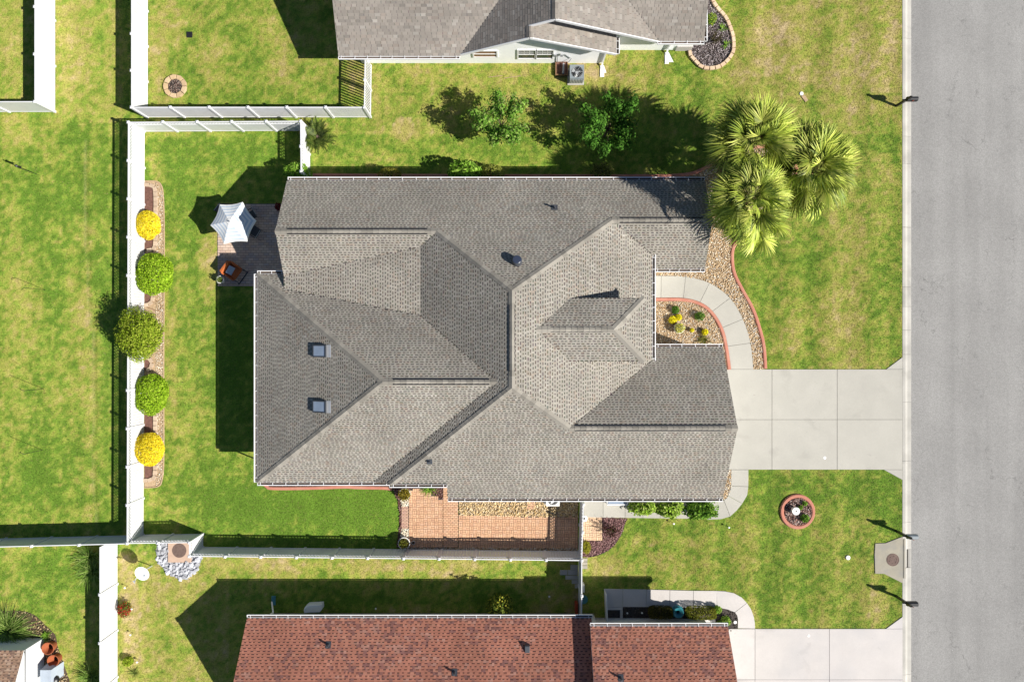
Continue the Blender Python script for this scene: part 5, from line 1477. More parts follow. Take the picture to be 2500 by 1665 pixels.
# front bed plants
def pz3(u, v): return z3(u, v)
for u, v, rad, h, cols, lab, nm in ((388, 650, 55, .45, DEEP, 'small round green shrub in the pebble bed near the porch roof corner', 'shrub'), (718, 738, 70, .5, DEEP, 'small round green shrub in the pebble bed close to the curved walk', 'shrub')):
    x, y = pz3(u, v); shrub(nm, lab, x, y, rad / 5.6, rad / 5.6, h, cols, 700, (.02, .045), 'little round shrubs in the pebble bed', int(u))
for u, v, rad, lab in ((350, 790, 58, 'left one of the pair of yellow flower clumps beside the round planter'), (430, 755, 45, 'upper one of the pair of yellow flower clumps beside the round planter'), (612, 930, 26, 'tiny yellow flower tuft in the middle of the pebble bed'), (790, 955, 42, 'yellow flower clump beside the spiky plant')):
    x, y = pz3(u, v); shrub('flower_clump', lab, x, y, rad / 5.6, rad / 5.6, .4, [(0.86, 0.76, 0.03), (0.80, 0.70, 0.02), (0.60, 0.56, 0.03)], 700, (.025, .05), None, int(u + v), cat='flowers', zc=.22)
def spiky(name, label, px, py, R, n, cols, h=.5, seed=0, width=.02, droop=.35, cat='plant', zb=0.0, root=None, upm=(.5, 1.3)):
    """clump of arching strap leaves"""
    c = P(px, py, zb); r = np.random.default_rng(seed); V = []; F = []; C = []
    for k in range(n):
        a = r.uniform(0, 6.283); L = R * r.uniform(.6, 1.1); e = r.uniform(*upm); w_ = width * r.uniform(.7, 1.3)
        d = np.array([math.cos(a), math.sin(a)]); s = np.array([-d[1], d[0]]); o = r.normal(0, R * .08, 2)
        col = np.array(cols[r.integers(len(cols))]) * r.uniform(.7, 1.25)
        i = len(V); m = 4
        for j in range(m + 1):
            t = j / m; x = t * L * math.cos(e) * (1 + .3 * t); z = L * math.sin(e) * t - droop * L * t * t
            p = np.array([c.x, c.y]) + o + d * x; ww = w_ * (1 - t ** 1.5) + .002
            V += [(p[0] + s[0] * ww, p[1] + s[1] * ww, zb + max(z, .02)), (p[0] - s[0] * ww, p[1] - s[1] * ww, zb + max(z, .02))]
            if j:
                q = i + 2 * j; F.append((q - 2, q - 1, q + 1, q)); C.append(col)
    own = root is None
    if own:
        root = thing(name, label, cat, (c.x, c.y, zb))
    link('leaves', mesh_np('leaves', np.array(V), np.array(F), np.array(C), 'leaf', off_of(root)), root)
    return root
x, y = pz3(770, 1060); spiky('spiky_plant', 'spiky yellow green plant casting a dark shadow in the pebble bed', x, y, .55, 60, [(0.16, 0.17, 0.03), (0.24, 0.22, 0.05), (0.10, 0.10, 0.03)], seed=3)
x, y = q5(850, 150); spiky('strap_plant', 'green strap leaved clump at the house wall above the brick patio', x, y, .62, 140, FRESH, seed=4, width=.016)
x, y = q7(305, 800); shrub('shrub', 'yellow green low shrub at the gate beside the purplish mulch', x, y, 11, 17, .6, [(0.26, 0.26, 0.02), (0.34, 0.32, 0.03), (0.18, 0.19, 0.015)], 900, (.02, .045), None, 61)
x, y = q7(640, 545); 
def bare_shrub(name, label, px, py, R, h, cols, seed, n=40):
    c = P(px, py); root = thing(name, label, 'shrub', (c.x, c.y, 0)); b = MB(); r = random.Random(seed); tips = []
    for k in range(n):
        a = r.uniform(0, 6.28); e = R * r.uniform(.3, 1)
        m_ = Vector((c.x + math.cos(a) * e * .5, c.y + math.sin(a) * e * .5, h * r.uniform(.3, .6))); t = Vector((c.x + math.cos(a) * e, c.y + math.sin(a) * e, h * r.uniform(.6, 1)))
        b.tube([(c.x, c.y, 0), m_, t], [.014, .009, .003], n=4); tips += [m_.lerp(t, r.random()) + Vector((r.uniform(-.06, .06), r.uniform(-.06, .06), r.uniform(-.04, .04))) for _ in range(9)]
    b.build('branches', 'bark', root)
    link('crown', leaf_mesh('crown', np.array([tuple(t) for t in tips]), (.03, .06), cols, seed, off=off_of(root)), root)
bare_shrub('shrub', 'dark red leaved shrub in the purplish mulch bed', x, y, .62, .85, [(0.07, 0.02, 0.02), (0.11, 0.03, 0.03), (0.04, 0.015, 0.015), (0.06, 0.08, 0.02)], 62)
x, y = 679, 505
shrub('shrub', 'small dark red shrub under the eave at the patio corner', 679, 505, 8, 10, .6, [(0.15, 0.015, 0.015), (0.09, 0.01, 0.012)], 300, (.03, .05), None, 63)
# plants of the round bed
c = P(1946, 1248)
for k, (dx, dy, rad, lab) in enumerate(((245, 220, 130, 'larger dark green shrub at the lower right of the round bed'), (245, -250, 70, 'small green plant at the upper right of the round bed'), (110, -130, 65, 'small pale green plant beside the white pot of the round bed'))):
    shrub('shrub', lab, 1880 + (865 + dx) / 13.07, 1190 + (760 + dy) / 13.07, rad / 13.07, rad / 13.07, .5 if k == 0 else .35, FRESH if k else DEEP + FRESH, 420 if k == 0 else 160, (.03, .06), None, 70 + k)
def planter(name, label, px, py, r, h, material, cols=None, seed=0, cat='planter', leaf=(.03, .06), n=350, rim=.035, zt=None, soil=True, fill=.9, prof=None):
    c = P(px, py, h); root = thing(name, label, cat, (c.x, c.y, 0)); b = MB()
    b.lathe((c.x, c.y, 0), prof or [(r * .68, 0), (r * .72, .02), (r * .98, h * .86), (r * 1.04, h * .88), (r * 1.04, h), (r * 1.04 - rim, h), (r * .93 - rim, h * .8), (r * .5, h * .3)], n=28)
    b.build('pot', material, root, smooth=False)
    if soil:
        b = MB(); b.prism(arc(c.x, c.y, r * .93 - rim + .01, 0, 360, 20)[:-1], h * .6, h * .84); b.build('soil', 'soil', root)
    if cols:
        pts = ball_points((c.x, c.y, h + .08), (r * fill, r * fill, .22), n, seed, .3, .3); pts = pts[pts[:, 2] > h * .8]
        link('plant', leaf_mesh('plant', pts, leaf, cols, seed, off=off_of(root)), root)
    HARD.append(arc(c.x, c.y, r, 0, 360, 10))
    return root
planter('planter', 'white round pot with small plant beside the orange chair', *crop(480, 470, 6.533)(370, 1390), .21, .45, 'white_glaze', [(0.12, 0.18, 0.03), (0.2, 0.26, 0.06)], 1, n=90)
spiky('', '', 0, 0, .3, 1, [(1, 1, 1)], root=bpy.data.objects['planter']) if False else None
planter('planter', 'white planter with golden tuft at the upper left of the brick patio', *q5(375, 285), .33, .5, 'white_glaze', [(0.28, 0.22, 0.02), (0.20, 0.17, 0.02), (0.34, 0.28, 0.05)], 2, n=650, fill=1.15)
planter('planter', 'white planter with mixed plants at the lower left of the brick patio', *q5(362, 1228), .34, .5, 'white_glaze', [(0.12, 0.16, 0.02), (0.34, 0.36, 0.10), (0.24, 0.2, 0.02), (0.06, 0.08, 0.01)], 3, n=420, fill=.85)
planter('small_pot', 'small dark pot on the bricks beside the lower planter', *q5(540, 1215), .11, .22, 'grey_metal', None, 4, cat='pot', rim=.02)
planter('bowl_planter', 'round white bowl with yellow green plant in the pebble bed', *pz3(440, 905), .30, .38, 'white_glaze', [(0.70, 0.66, 0.14), (0.5, 0.5, 0.08), (0.72, 0.72, 0.4)], 5, n=520, fill=1.0)
planter('pot', 'white pot with dark centre standing in the round bed', 1880 + 838 / 13.07, 1190 + 758 / 13.07, .23, .45, 'white_glaze', None, 6, cat='pot', prof=[(.15, 0), (.2, .2), (.235, .40), (.22, .45), (.05, .43), (.04, .38)], soil=False)
planter('pot', 'white pot with dark centre outside the gate on the brick pad', *q7(275, 390), .19, .42, 'white_glaze', None, 7, cat='pot', prof=[(.12, 0), (.16, .2), (.19, .38), (.18, .42), (.07, .40), (.055, .3)], soil=False)
planter('terracotta_pot', 'empty terracotta pot beside the white shed, the upper one', 116, 1583, .34, .5, 'terracotta', None, 8, cat='pot', rim=.03, soil=False)
planter('terracotta_pot', 'empty terracotta pot beside the white shed, the lower one', 129, 1613, .33, .5, 'terracotta', None, 9, cat='pot', rim=.03, soil=False)
planter('urn', 'large teal glazed urn between the hedges of the red roofed house', *z4(1383, 370), .36, .6, 'teal_glaze', None, 10, cat='planter', prof=[(.18, 0), (.34, .25), (.36, .42), (.26, .52), (.30, .6), (.26, .6), (.12, .5), (.08, .3)], soil=False)
# hedges of the red roofed house
def hedge(label, u, v, a, c_, h, cols, seed):
    x, y = z4(u, v); c = P(x, y, h / 2); k = (CAM_H - h / 2) / CAM_H / PXM; root = thing('hedge', label, 'hedge', (c.x, c.y, 0), 'hedges in front of the red roofed house')
    r = np.random.default_rng(seed); n = 2600; rx, ry = a / 5.607 * k, c_ / 5.607 * k
    Q = r.uniform(-1, 1, (n, 3)); ax = r.integers(0, 3, n); Q[np.arange(n), ax] = np.sign(Q[np.arange(n), ax]) * r.uniform(.75, 1.05, n); Q[:, 2] = np.maximum(Q[:, 2], -.9)
    l2 = (np.abs(Q) ** 4).sum(1) ** .25; Q /= np.maximum(l2, 1)[:, None]
    pts = np.array((c.x, c.y, h / 2)) + Q * np.array((rx, ry, h / 2))
    link('crown', leaf_mesh('crown', pts, (.025, .05), cols, seed, off=off_of(root)), root)
    b = MB(); b.tube([(c.x, c.y, 0), (c.x, c.y, h * .6)], [.04, .02], n=6); b.build('stem', 'bark', root)
hedge('brownish clipped hedge left of the teal urn', 1135, 360, 165, 75, .75, [(0.09, 0.09, 0.02), (0.14, 0.11, 0.03), (0.06, 0.06, 0.015)], 81)
hedge('yellow green clipped hedge right of the teal urn', 1690, 365, 205, 75, .8, [(0.20, 0.22, 0.02), (0.28, 0.27, 0.04), (0.11, 0.14, 0.015)], 82)
for u, v, rad, lab in ((1920, 320, 52, 'small bright green shrub at the end of the yellow green hedge'), (2030, 475, 70, 'pale green shrub at the curve of the neighbour walk'), (1950, 520, 40, 'low green plant at the neighbour garage corner')):
    x, y = z4(u, v); shrub('shrub', lab, x, y, rad / 5.607, rad / 5.607, .6, FRESH + [(0.26, 0.30, 0.05)], 420, (.03, .06), None, int(u))
x, y = c8(1175, 1048); shrub('shrub', 'yellow and green shrub against the red roofed house wall', x, y, 33, 26, 2.5, [(0.10, 0.15, 0.02), (0.42, 0.40, 0.05), (0.06, 0.09, 0.012), (0.16, 0.2, 0.03)], 800, (.06, .11), None, 84, lump=.3)
# top house bed plants
shrub('shrub', 'round green shrub in the dark bed at the top house corner', *z4b(750, 375), 14, 14, .8, DEEP + OLIVE, 700, (.025, .05), None, 85)
x, y = z4b(960, 560); spiky('strap_plant', 'upper of two small strap leaved plants in the dark bed', x, y, .42, 34, FRESH, seed=86, width=.022)
x, y = z4b(1035, 860); spiky('strap_plant', 'lower of two small strap leaved plants in the dark bed', x, y, .38, 34, FRESH, seed=87, width=.022)
bare_shrub('shrub', 'bare brown shrub in the dark bed beside the top house', *z4b(800, 800), .5, .9, [(0.08, 0.07, 0.03)], 88, n=26)
# ornamental grasses, bottom left
GR = [(0.16, 0.272, 0.045), (0.24, 0.368, 0.075), (0.096, 0.176, 0.03), (0.384, 0.48, 0.15)]
spiky('ornamental_grass', 'large clump of ornamental grass beside the white shed', 26, 1536, 1.75, 620, GR, seed=91, width=.02, upm=(.4, 1.2))
spiky('ornamental_grass', 'small bright strap clump at the shed corner', 117, 1549, .5, 60, FRESH, seed=92, width=.02)
spiky('ornamental_grass', 'upper clump of long grass against the bottom left fence', 225, 1356, 1.35, 170, GR, seed=93, width=.018, upm=(.7, 1.4))
spiky('ornamental_grass', 'lower clump of long grass against the bottom left fence', 228, 1392, 1.25, 150, GR, seed=94, width=.018, upm=(.7, 1.4))
spiky('ornamental_grass', 'long grass clump at the bottom edge beside the fence', 224, 1648, 1.15, 120, GR, seed=95, width=.016, upm=(.7, 1.4))
x, y = c7(850, 1070)
shrub('rose_bush', 'small red flowering rose bush against the bottom left fence', x, y, 15, 20, .7, [(0.10, 0.16, 0.02), (0.30, 0.02, 0.02), (0.42, 0.03, 0.02), (0.18, 0.2, 0.04)], 700, (.035, .07), None, 96)
shrub('shrub', 'weedy plant near the bottom edge by the fence', *c7(875, 1425), 12, 12, .5, OLIVE, 500, (.035, .08), None, 97)
spiky('strap_plant', 'pale strap plant at the bottom edge right of the fence', *c7(920, 1500), .5, 50, [(0.24, 0.3, 0.07), (0.16, 0.22, 0.04)], seed=98)
# ---- broadleaf trees
def small_tree(label, px, py, R, zc, seed, cols):
    c = P(px, py, zc); root = thing('tree', label, 'tree', (c.x, c.y, 0)); r = random.Random(seed); rn = np.random.default_rng(seed)
    b = MB(); lim = []; pts = []
    b.tube([(c.x, c.y, 0), (c.x + .05, c.y + .03, zc * .4), (c.x, c.y, zc)], [.07, .055, .03], n=8)
    for k in range(26):
        a = k * 2.4 + r.random(); e = R * r.uniform(.55, 1.12); z1 = zc + r.uniform(-.9, 1.3) * (1.15 - e / R * .6)
        st_ = Vector((c.x, c.y, zc * r.uniform(.35, .75))); en = Vector((c.x + math.cos(a) * e, c.y + math.sin(a) * e, z1))
        md = st_.lerp(en, .5) + Vector((r.uniform(-.1, .1), r.uniform(-.1, .1), .15))
        b.tube([st_, md, en], [.022, .012, .004], n=5)
        for q in range(5):
            t = r.uniform(.45, 1.05); p = (st_.lerp(md, t * 2) if t < .5 else md.lerp(en, t * 2 - 1))
            m = 42
            pts.append(np.array(tuple(p)) + rn.normal(0, (.15, .15, .12), (m, 3)))
    b.build('trunk', 'bark', root)
    C = np.concatenate(pts)
    link('crown', leaf_mesh('crown', C, (.055, .105), cols, seed, off=off_of(root), up=.6), root)
TREE = [(0.1305, 0.2835, 0.0312), (0.185, 0.3661, 0.0468), (0.0871, 0.2007, 0.0208), (0.272, 0.4253, 0.0832), (0.2176, 0.2835, 0.0832)]
small_tree('young broadleaf tree in sun on the lawn left of the palms shadow', 1222, 300, 1.45, 2.3, 5, TREE)
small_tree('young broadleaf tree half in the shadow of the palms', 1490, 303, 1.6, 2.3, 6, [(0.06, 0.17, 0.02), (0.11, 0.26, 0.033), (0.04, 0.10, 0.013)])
# ---- palms: every fan leaf is its own piece
def fan_mesh(seed, cols):
    r = np.random.default_rng(seed); V = []; F = []; C = []
    Lp = 0.95
    # stalk along +x then a fan of narrow folded leaflets whose tips hang
    V += [(0, .014, 0), (0, -.014, 0), (Lp, .009, .02), (Lp, -.009, .02)]; F.append((0, 1, 3, 2)); C.append((0.20, 0.22, 0.06))
    n = 34
    for k in range(n):
        a = math.radians(-125 + 250 * k / (n - 1)) + r.normal(0, .03); L = (.95 - .30 * abs(a) / 2.2) * r.uniform(.88, 1.08) * 1.05
        d = np.array([math.cos(a), math.sin(a)]); s = np.array([-d[1], d[0]]); col = np.array(cols[r.integers(len(cols))]) * r.uniform(.7, 1.3); i = len(V)
        m = 4; up = .10 * abs(math.sin(a)) + .05
        for j in range(m + 1):
            t = j / m; w_ = (.010 + .023 * math.sin(min(1, t * 1.7) * math.pi * .62)) * (1 - t ** 3) + .001
            x = Lp + d[0] * L * t * .95; y = d[1] * L * t * .95; z = .02 + up * L * t - .36 * L * t ** 2.4 * r.uniform(.8, 1.2)
            V += [(x + s[0] * w_, y + s[1] * w_, z + w_ * .8), (x - s[0] * w_, y - s[1] * w_, z - w_ * .5)]
            if j:
                q = i + 2 * j; F.append((q - 2, q - 1, q + 1, q)); C.append(col)
    return mesh_np('frond', np.array(V), np.array(F), np.array(C), 'frond')
PALMC = [(0.4082, 0.4782, 0.0734), (0.514, 0.5796, 0.1102), (0.2872, 0.3622, 0.0514), (0.635, 0.6665, 0.1615), (0.2116, 0.2898, 0.044)]
FANS = [fan_mesh(200 + k, [tuple(c * f for c in t) for t in PALMC]) for k, f in enumerate((.55, .75, .9, 1.0, 1.1, 1.2, .65, 1.0))]
BROWN = fan_mesh(231, [(0.26, 0.19, 0.09), (0.20, 0.14, 0.06), (0.32, 0.26, 0.12)])
def palm(label, px, py, zc, nf, sc, seed, lean=(0, 0), el=(-.75, 1.45)):
    c = P(px, py, zc); root = thing('palm_tree', label, 'palm tree', (c.x + lean[0], c.y + lean[1], 0), 'palms at the corner of the front lawn'); off = off_of(root); r = random.Random(seed)
    b = MB(); pts = []; rs = []
    for k in range(13):
        t = k / 12; pts.append((c.x + lean[0] * (1 - t) ** 2, c.y + lean[1] * (1 - t) ** 2, t * (zc - .1))); rs.append((.19 - .06 * t) * (1.1 if k % 2 else .97))
    b.tube(pts, rs, n=12); b.build('trunk', 'bark', root)
    b = MB()
    for k in range(26):       # old leaf bases
        a = k * 2.4; z = zc - .15 - (k % 13) * .06
        b.bar((c.x, c.y, z - .1), (c.x + math.cos(a) * .26, c.y + math.sin(a) * .26, z + .12), .05, .02)
    b.build('leaf_bases', 'timber', root)
    for k in range(nf):
        t = (k + .5) / nf; e = el[1] + (el[0] - el[1]) * t ** .8; a = k * 2.39996 + r.uniform(-.25, .25)
        o = link('frond', r.choice(FANS) if not (t > .8 and r.random() < .25) else BROWN, root, loc=c - off + Vector((0, 0, .05 - .15 * t)), rot=(r.uniform(-.8, .8), -e + r.uniform(-.2, .2), a))
        s = sc * r.uniform(.85, 1.12) * (.72 + .28 * min(1, t * 2.5)); o.scale = (s, s, s)
palm('broad fan palm nearest the tree shadows', 1838, 348, 5.4, 54, 1.40, 1)
palm('fan palm nearest the street', 1986, 411, 5.0, 56, 1.46, 2)
palm('fan palm nearest the roof corner', 1832, 482, 6.2, 40, 1.27, 3, lean=(.5, .3))
palm('smallest fan palm, over the terracotta edging', 1842, 540, 5.0, 16, 1.05, 4, el=(-.3, 1.1), lean=(.25, .5))
# sago palm by the short fence
def sago(label, px, py, seed):
    c = P(px, py, .45); root = thing('sago_palm', label, 'sago palm', (c.x, c.y, 0)); r = np.random.default_rng(seed)
    b = MB(); b.tube([(c.x, c.y, 0), (c.x, c.y, .45)], [.14, .12], n=10); b.build('trunk', 'bark', root)
    V = []; F = []; C = []; m = 9; L = .95
    for j in range(26):
        t = j / 25; x = .12 + t * L * .95; z = .55 * t * L - .62 * L * t * t
        for sg in (1, -1):
            l = .20 * math.sin(min(1, t * 1.05 + .12) * math.pi * .95) + .03; i = len(V)
            V += [(x - .012, 0, z), (x + .05, 0, z), (x + .10, sg * l, z + .02)]; F.append((i, i + 1, i + 2) if sg > 0 else (i + 1, i, i + 2)); C.append(np.array([(0.06, 0.10, 0.016), (0.12, 0.15, 0.03), (0.04, 0.065, 0.01)][r.integers(3)]) * r.uniform(.7, 1.3))
    fm = mesh_np('frond', np.array(V), np.array(F), np.array(C), 'frond')
    for k in range(34):
        o = link('frond', fm, root, loc=(0, 0, .42), rot=(0, -r.uniform(-.15, .75), k * 2.4)); s = r.uniform(.85, 1.1) * .98; o.scale = (s, s, s)
    return root
sago('dark green sago palm beside the short white fence', 776, 334, 3)

# ================================================================== OBJECTS
# ---- striped umbrella
c = P(569, 544.5, 2.02); R = 1.27; zr, zt_ = 2.02, 2.5
um = thing('umbrella', 'white and blue striped six sided patio umbrella', 'umbrella', (c.x, c.y, 0))
b = MB(); b.tube([(c.x, c.y, 0), (c.x, c.y, zt_ + .06)], .022, n=10); b.build('pole', 'dark_metal', um)
b = MB(); b.lathe((c.x, c.y, .05), [(.26, 0), (.26, .05), (.08, .09), (.04, .25)], n=20, close=True); b.build('base', 'black_metal', um)
b = MB(); b.lathe((c.x, c.y, zt_), [(.03, 0), (.045, .03), (.03, .07), (.001, .09)], n=12); b.build('finial', 'grey_metal', um)
NS = 11
for k in range(6):
    a0, a1 = math.radians(6 + 60 * k), math.radians(66 + 60 * k); b = MB()
    for s in range(NS):
        t0, t1 = .04 + .96 * s / NS, .04 + .96 * (s + 1) / NS
        col = (0.50, 0.58, 0.68) if s % 2 == 1 and s > 1 else (0.78, 0.79, 0.79)
        for h in range(4):
            def pt(t, f):
                x = math.cos(a0) * (1 - f) + math.cos(a1) * f; y = math.sin(a0) * (1 - f) + math.sin(a1) * f
                sag = 4 * f * (1 - f); rr_ = R * t * (1 - .07 * sag * t)
                return (c.x + x * rr_, c.y + y * rr_, zt_ - (zt_ - zr) * (t ** 1.15) - .03 * sag * t)
            b.face([pt(t0, h / 4), pt(t1, h / 4), pt(t1, (h + 1) / 4), pt(t0, (h + 1) / 4)], col)
    for h in range(4):
        p0, p1 = pt(1, h / 4), pt(1, (h + 1) / 4); b.face([p0, (p0[0], p0[1], p0[2] - .12), (p1[0], p1[1], p1[2] - .12), p1], (0.80, 0.81, 0.80))
    b.build('canopy_panel', 'canvas', um)
    b = MB(); b.tube([(c.x, c.y, zt_ - .05), (c.x + math.cos(a0) * R * .98, c.y + math.sin(a0) * R * .98, zr - .03)], .012, n=5); b.build('rib', 'dark_metal', um)
b = MB()
for k in range(14):
    a = k * 6.283 / 14; b.tube([(c.x + math.cos(a) * .16, c.y + math.sin(a) * .16, zt_ - .035), (c.x + math.cos(a) * .19, c.y + math.sin(a) * .19, zt_ - .045)], .012, n=5)
b.build('vent_eyelets', 'grey_metal', um, kind='stuff')
tb = thing('patio_table', 'dark round patio table under the striped umbrella', 'table', (c.x, c.y, .05))
b = MB(); b.lathe((c.x, c.y, .05), [(.52, .68), (.54, .70), (.52, .72), (.03, .72)], n=28); b.build('table_top', 'black_metal', tb)
for k in range(4):
    a = .8 + k * math.pi / 2; b = MB(); b.tube([(c.x + math.cos(a) * .42, c.y + math.sin(a) * .42, .05), (c.x + math.cos(a) * .36, c.y + math.sin(a) * .36, .74)], .018, n=6); b.build('leg', 'black_metal', tb)
def sling_chair(label, px, py, rot):
    p = P(px, py, .45); root = thing('patio_chair', label, 'chair', (p.x, p.y, .05), 'dark sling chairs around the patio table', rotz=rot)
    def part(nm, f, m):
        b = MB(); f(b); link(nm, b.mesh(nm, m), root)
    part('seat', lambda b: b.raw([(-.24, -.25, .42), (.24, -.25, .42), (.24, .25, .38), (-.24, .25, .38), (-.24, -.25, .40), (.24, -.25, .40), (.24, .25, .36), (-.24, .25, .36)], [(0, 1, 2, 3), (7, 6, 5, 4), (0, 4, 5, 1), (1, 5, 6, 2), (2, 6, 7, 3), (3, 7, 4, 0)]), 'sling')
    part('backrest', lambda b: b.raw([(-.24, .25, .40), (.24, .25, .40), (.24, .42, .92), (-.24, .42, .92), (-.24, .28, .40), (.24, .28, .40), (.24, .45, .92), (-.24, .45, .92)], [(0, 1, 2, 3), (7, 6, 5, 4), (0, 4, 5, 1), (1, 5, 6, 2), (2, 6, 7, 3), (3, 7, 4, 0)]), 'sling')
    part('top_rail', lambda b: b.tube([(-.27, .43, .93), (.27, .43, .93)], .018, n=6), 'grey_metal')
    for s in (-1, 1):
        part('leg', lambda b: b.tube([(s * .27, -.28, 0), (s * .27, -.26, .62)], .016, n=6), 'black_metal')
        part('leg', lambda b: b.tube([(s * .27, .40, 0), (s * .27, .26, .40), (s * .27, .44, .94)], .016, n=6), 'black_metal')
        part('arm', lambda b: b.tube([(s * .28, -.30, .62), (s * .28, .32, .64)], .024, n=6), 'black_metal')
sling_chair('dark sling chair right of the umbrella, lower of the two', 622, 566, math.radians(-122))
sling_chair('dark sling chair right of the umbrella, upper of the two', 612, 527, math.radians(-60))
sling_chair('dark sling chair mostly hidden at the upper left of the umbrella', 553, 521, math.radians(50))
# ---- orange lounge chair
zq = crop(480, 470, 6.533)
p = P(*zq(585, 1262), .4)
oc_ = thing('lounge_chair', 'orange upholstered lounge chair with black legs on the patio edge', 'chair', (p.x, p.y, .05), rotz=math.radians(54)); oc_.scale = (.95, .95, .95)
def opart(nm, f, m):
    b = MB(); f(b); return link(nm, b.mesh(nm, m), oc_)
opart('seat', lambda b: b.box((-.36, -.36, .26), (.36, .30, .42), bevel=.04), 'orange_fabric')
opart('backrest', lambda b: b.raw([(-.40, .28, .30), (.40, .28, .30), (.40, .40, .86), (-.40, .40, .86), (-.40, .42, .28), (.40, .42, .28), (.38, .52, .84), (-.38, .52, .84)], [(0, 1, 2, 3), (7, 6, 5, 4), (0, 4, 5, 1), (1, 5, 6, 2), (2, 6, 7, 3), (3, 7, 4, 0)]), 'orange_fabric')
for s in (-1, 1):
    opart('arm', lambda b: b.raw([(s * .36, -.32, .30), (s * .46, -.32, .30), (s * .46, .42, .30), (s * .36, .42, .30), (s * .38, -.30, .56), (s * .45, -.30, .56), (s * .46, .42, .72), (s * .38, .42, .72)], [(3, 2, 1, 0), (4, 5, 6, 7), (0, 1, 5, 4), (1, 2, 6, 5), (2, 3, 7, 6), (3, 0, 4, 7)]), 'orange_fabric')
    for yy in (-.38, .44):
        opart('leg', lambda b: b.tube([(s * .44, yy, 0), (s * .40, yy * .9, .30)], .022, n=6), 'black_metal')
b = MB(); b.bar((-.5, -.62, .06), (.5, -.62, .06), .05, .05); b.bar((-.42, -.60, .06), (-.40, -.36, .28), .04, .03); b.bar((.42, -.60, .06), (.40, -.36, .28), .04, .03); link('front_runner', b.mesh('front_runner', 'black_metal'), oc_)
cu = thing('cushion', 'pale blue grey cushion lying on the orange lounge chair', 'cushion', (p.x, p.y, .47), rotz=math.radians(54 + 6))
b = MB(); b.raw([(-.24, -.06, .06), (.24, -.06, .06), (.24, .24, .26), (-.24, .24, .26), (-.22, -.02, -.01), (.22, -.02, -.01), (.22, .28, .18), (-.22, .28, .18)], [(0, 1, 2, 3), (7, 6, 5, 4), (0, 4, 5, 1), (1, 5, 6, 2), (2, 6, 7, 3), (3, 7, 4, 0)]); link('pad', b.mesh('pad', 'blue_grey_fabric'), cu)
# ---- satellite dish
base = P(371, 1381); dc = P(347, 1400, 1.35)
sd = thing('satellite_dish', 'white oval satellite dish on a bent mast near the manhole', 'satellite dish', (base.x, base.y, 0))
nd = Vector((.35, -.15, 1)).normalized()
ax = Vector((-.55, .85, 0)); ax = (ax - nd * ax.dot(nd)).normalized(); bx_ = nd.cross(ax)
b = MB(); n = 28; rings = []
for t in (0.02, .35, .7, 1.0):
    rings.append([dc + ax * (.44 * t * math.cos(2 * math.pi * k / n)) + bx_ * (.33 * t * math.sin(2 * math.pi * k / n)) + nd * (.09 * t * t - .09) for k in range(n)])
vs = [v for rg in rings for v in rg]
b.raw(vs, [(i * n + k, i * n + (k + 1) % n, (i + 1) * n + (k + 1) % n, (i + 1) * n + k) for i in range(3) for k in range(n)]); b.build('reflector', 'dish_white', sd, smooth=True)
b = MB(); b.tube([base, base + Vector((-.05, -.02, .8)), dc - nd * .16], .03, n=8); b.build('mast', 'galvanised', sd)
b = MB(); e = dc - ax * .0 + bx_ * .40 + nd * .48; b.bar(dc - nd * .1 + bx_ * .3, e, .03, .03); arm_ = b.build('feed_arm', 'dish_white', sd)
b = MB(); b.tube([e - ax * .09, e + ax * .09], .03, n=8); b.tube([e, e + (dc - e).normalized() * .1], .035, n=8); b.build('receiver', 'grey_metal', arm_, root=sd)
b = MB(); q_ = dc - ax * .18 - nd * .06
for k in range(3):
    b.box((q_.x - .06 + k * .045, q_.y - .05, q_.z + .012), (q_.x - .03 + k * .045, q_.y + .03, q_.z + .016))
b.build('maker_mark', 'slate_metal', sd)
# ---- mailboxes
def mailbox(label, py, col, py_base=None, ornate=True, seed=0):
    p = P(2188, py_base or py); root = thing('mailbox', label, 'mailbox', (p.x, p.y, 0), 'mailboxes along the kerb'); b = MB()
    b.bar(p, p + Vector((0, 0, 1.52)), .12, .12, up=(0, 1, 0)); b.raw([(p.x + a * .055, p.y + e * .055, 1.52) for a, e in ((-1, -1), (1, -1), (1, 1), (-1, 1))] + [(p.x, p.y, 1.62)], [(3, 2, 1, 0), (0, 1, 4), (1, 2, 4), (2, 3, 4), (3, 0, 4)])
    b.build('post', 'black_metal', root)
    b = MB(); b.bar(p + Vector((-.2, 0, 1.02)), p + Vector((.55, 0, 1.02)), .07, .06); b.bar(p + Vector((.05, 0, .75)), p + Vector((.34, 0, 1.0)), .05, .04); b.build('arm', 'black_metal', root)
    b = MB(); x0, x1 = -.04, .54; m = 8; zb_ = 1.055; ww = .125
    sec = [(-ww, 0), (ww, 0)] + [(ww * math.cos(math.pi * k / m), .13 + ww * math.sin(math.pi * k / m)) for k in range(m + 1)]
    mk = lambda x: [(p.x + x, p.y + yy, zb_ + zz_) for yy, zz_ in sec]
    s = len(sec); b.raw(mk(x0) + mk(x1), [(k, (k + 1) % s, s + (k + 1) % s, s + k) for k in range(s)] + [tuple(range(s - 1, -1, -1)), tuple(range(s, 2 * s))])
    bo = b.build('box', col, root)
    b = MB(); b.box((p.x + .22, p.y - ww - .02, zb_ + .1), (p.x + .26, p.y - ww - .005, zb_ + .3)); b.build('flag', 'red_plastic', bo, root=root)
    b = MB(); b.box((p.x + x1 + .002, p.y - ww * .9, zb_ + .01), (p.x + x1 + .014, p.y + ww * .9, zb_ + .16)); b.build('door', col, bo, root=root)
mailbox('black mailbox on a post near the top right, alone on the kerb', 259.5, 'black_metal')
mailbox('grey topped mailbox on a post just above the storm drain', 1299.5, 'slate_metal', 1296)
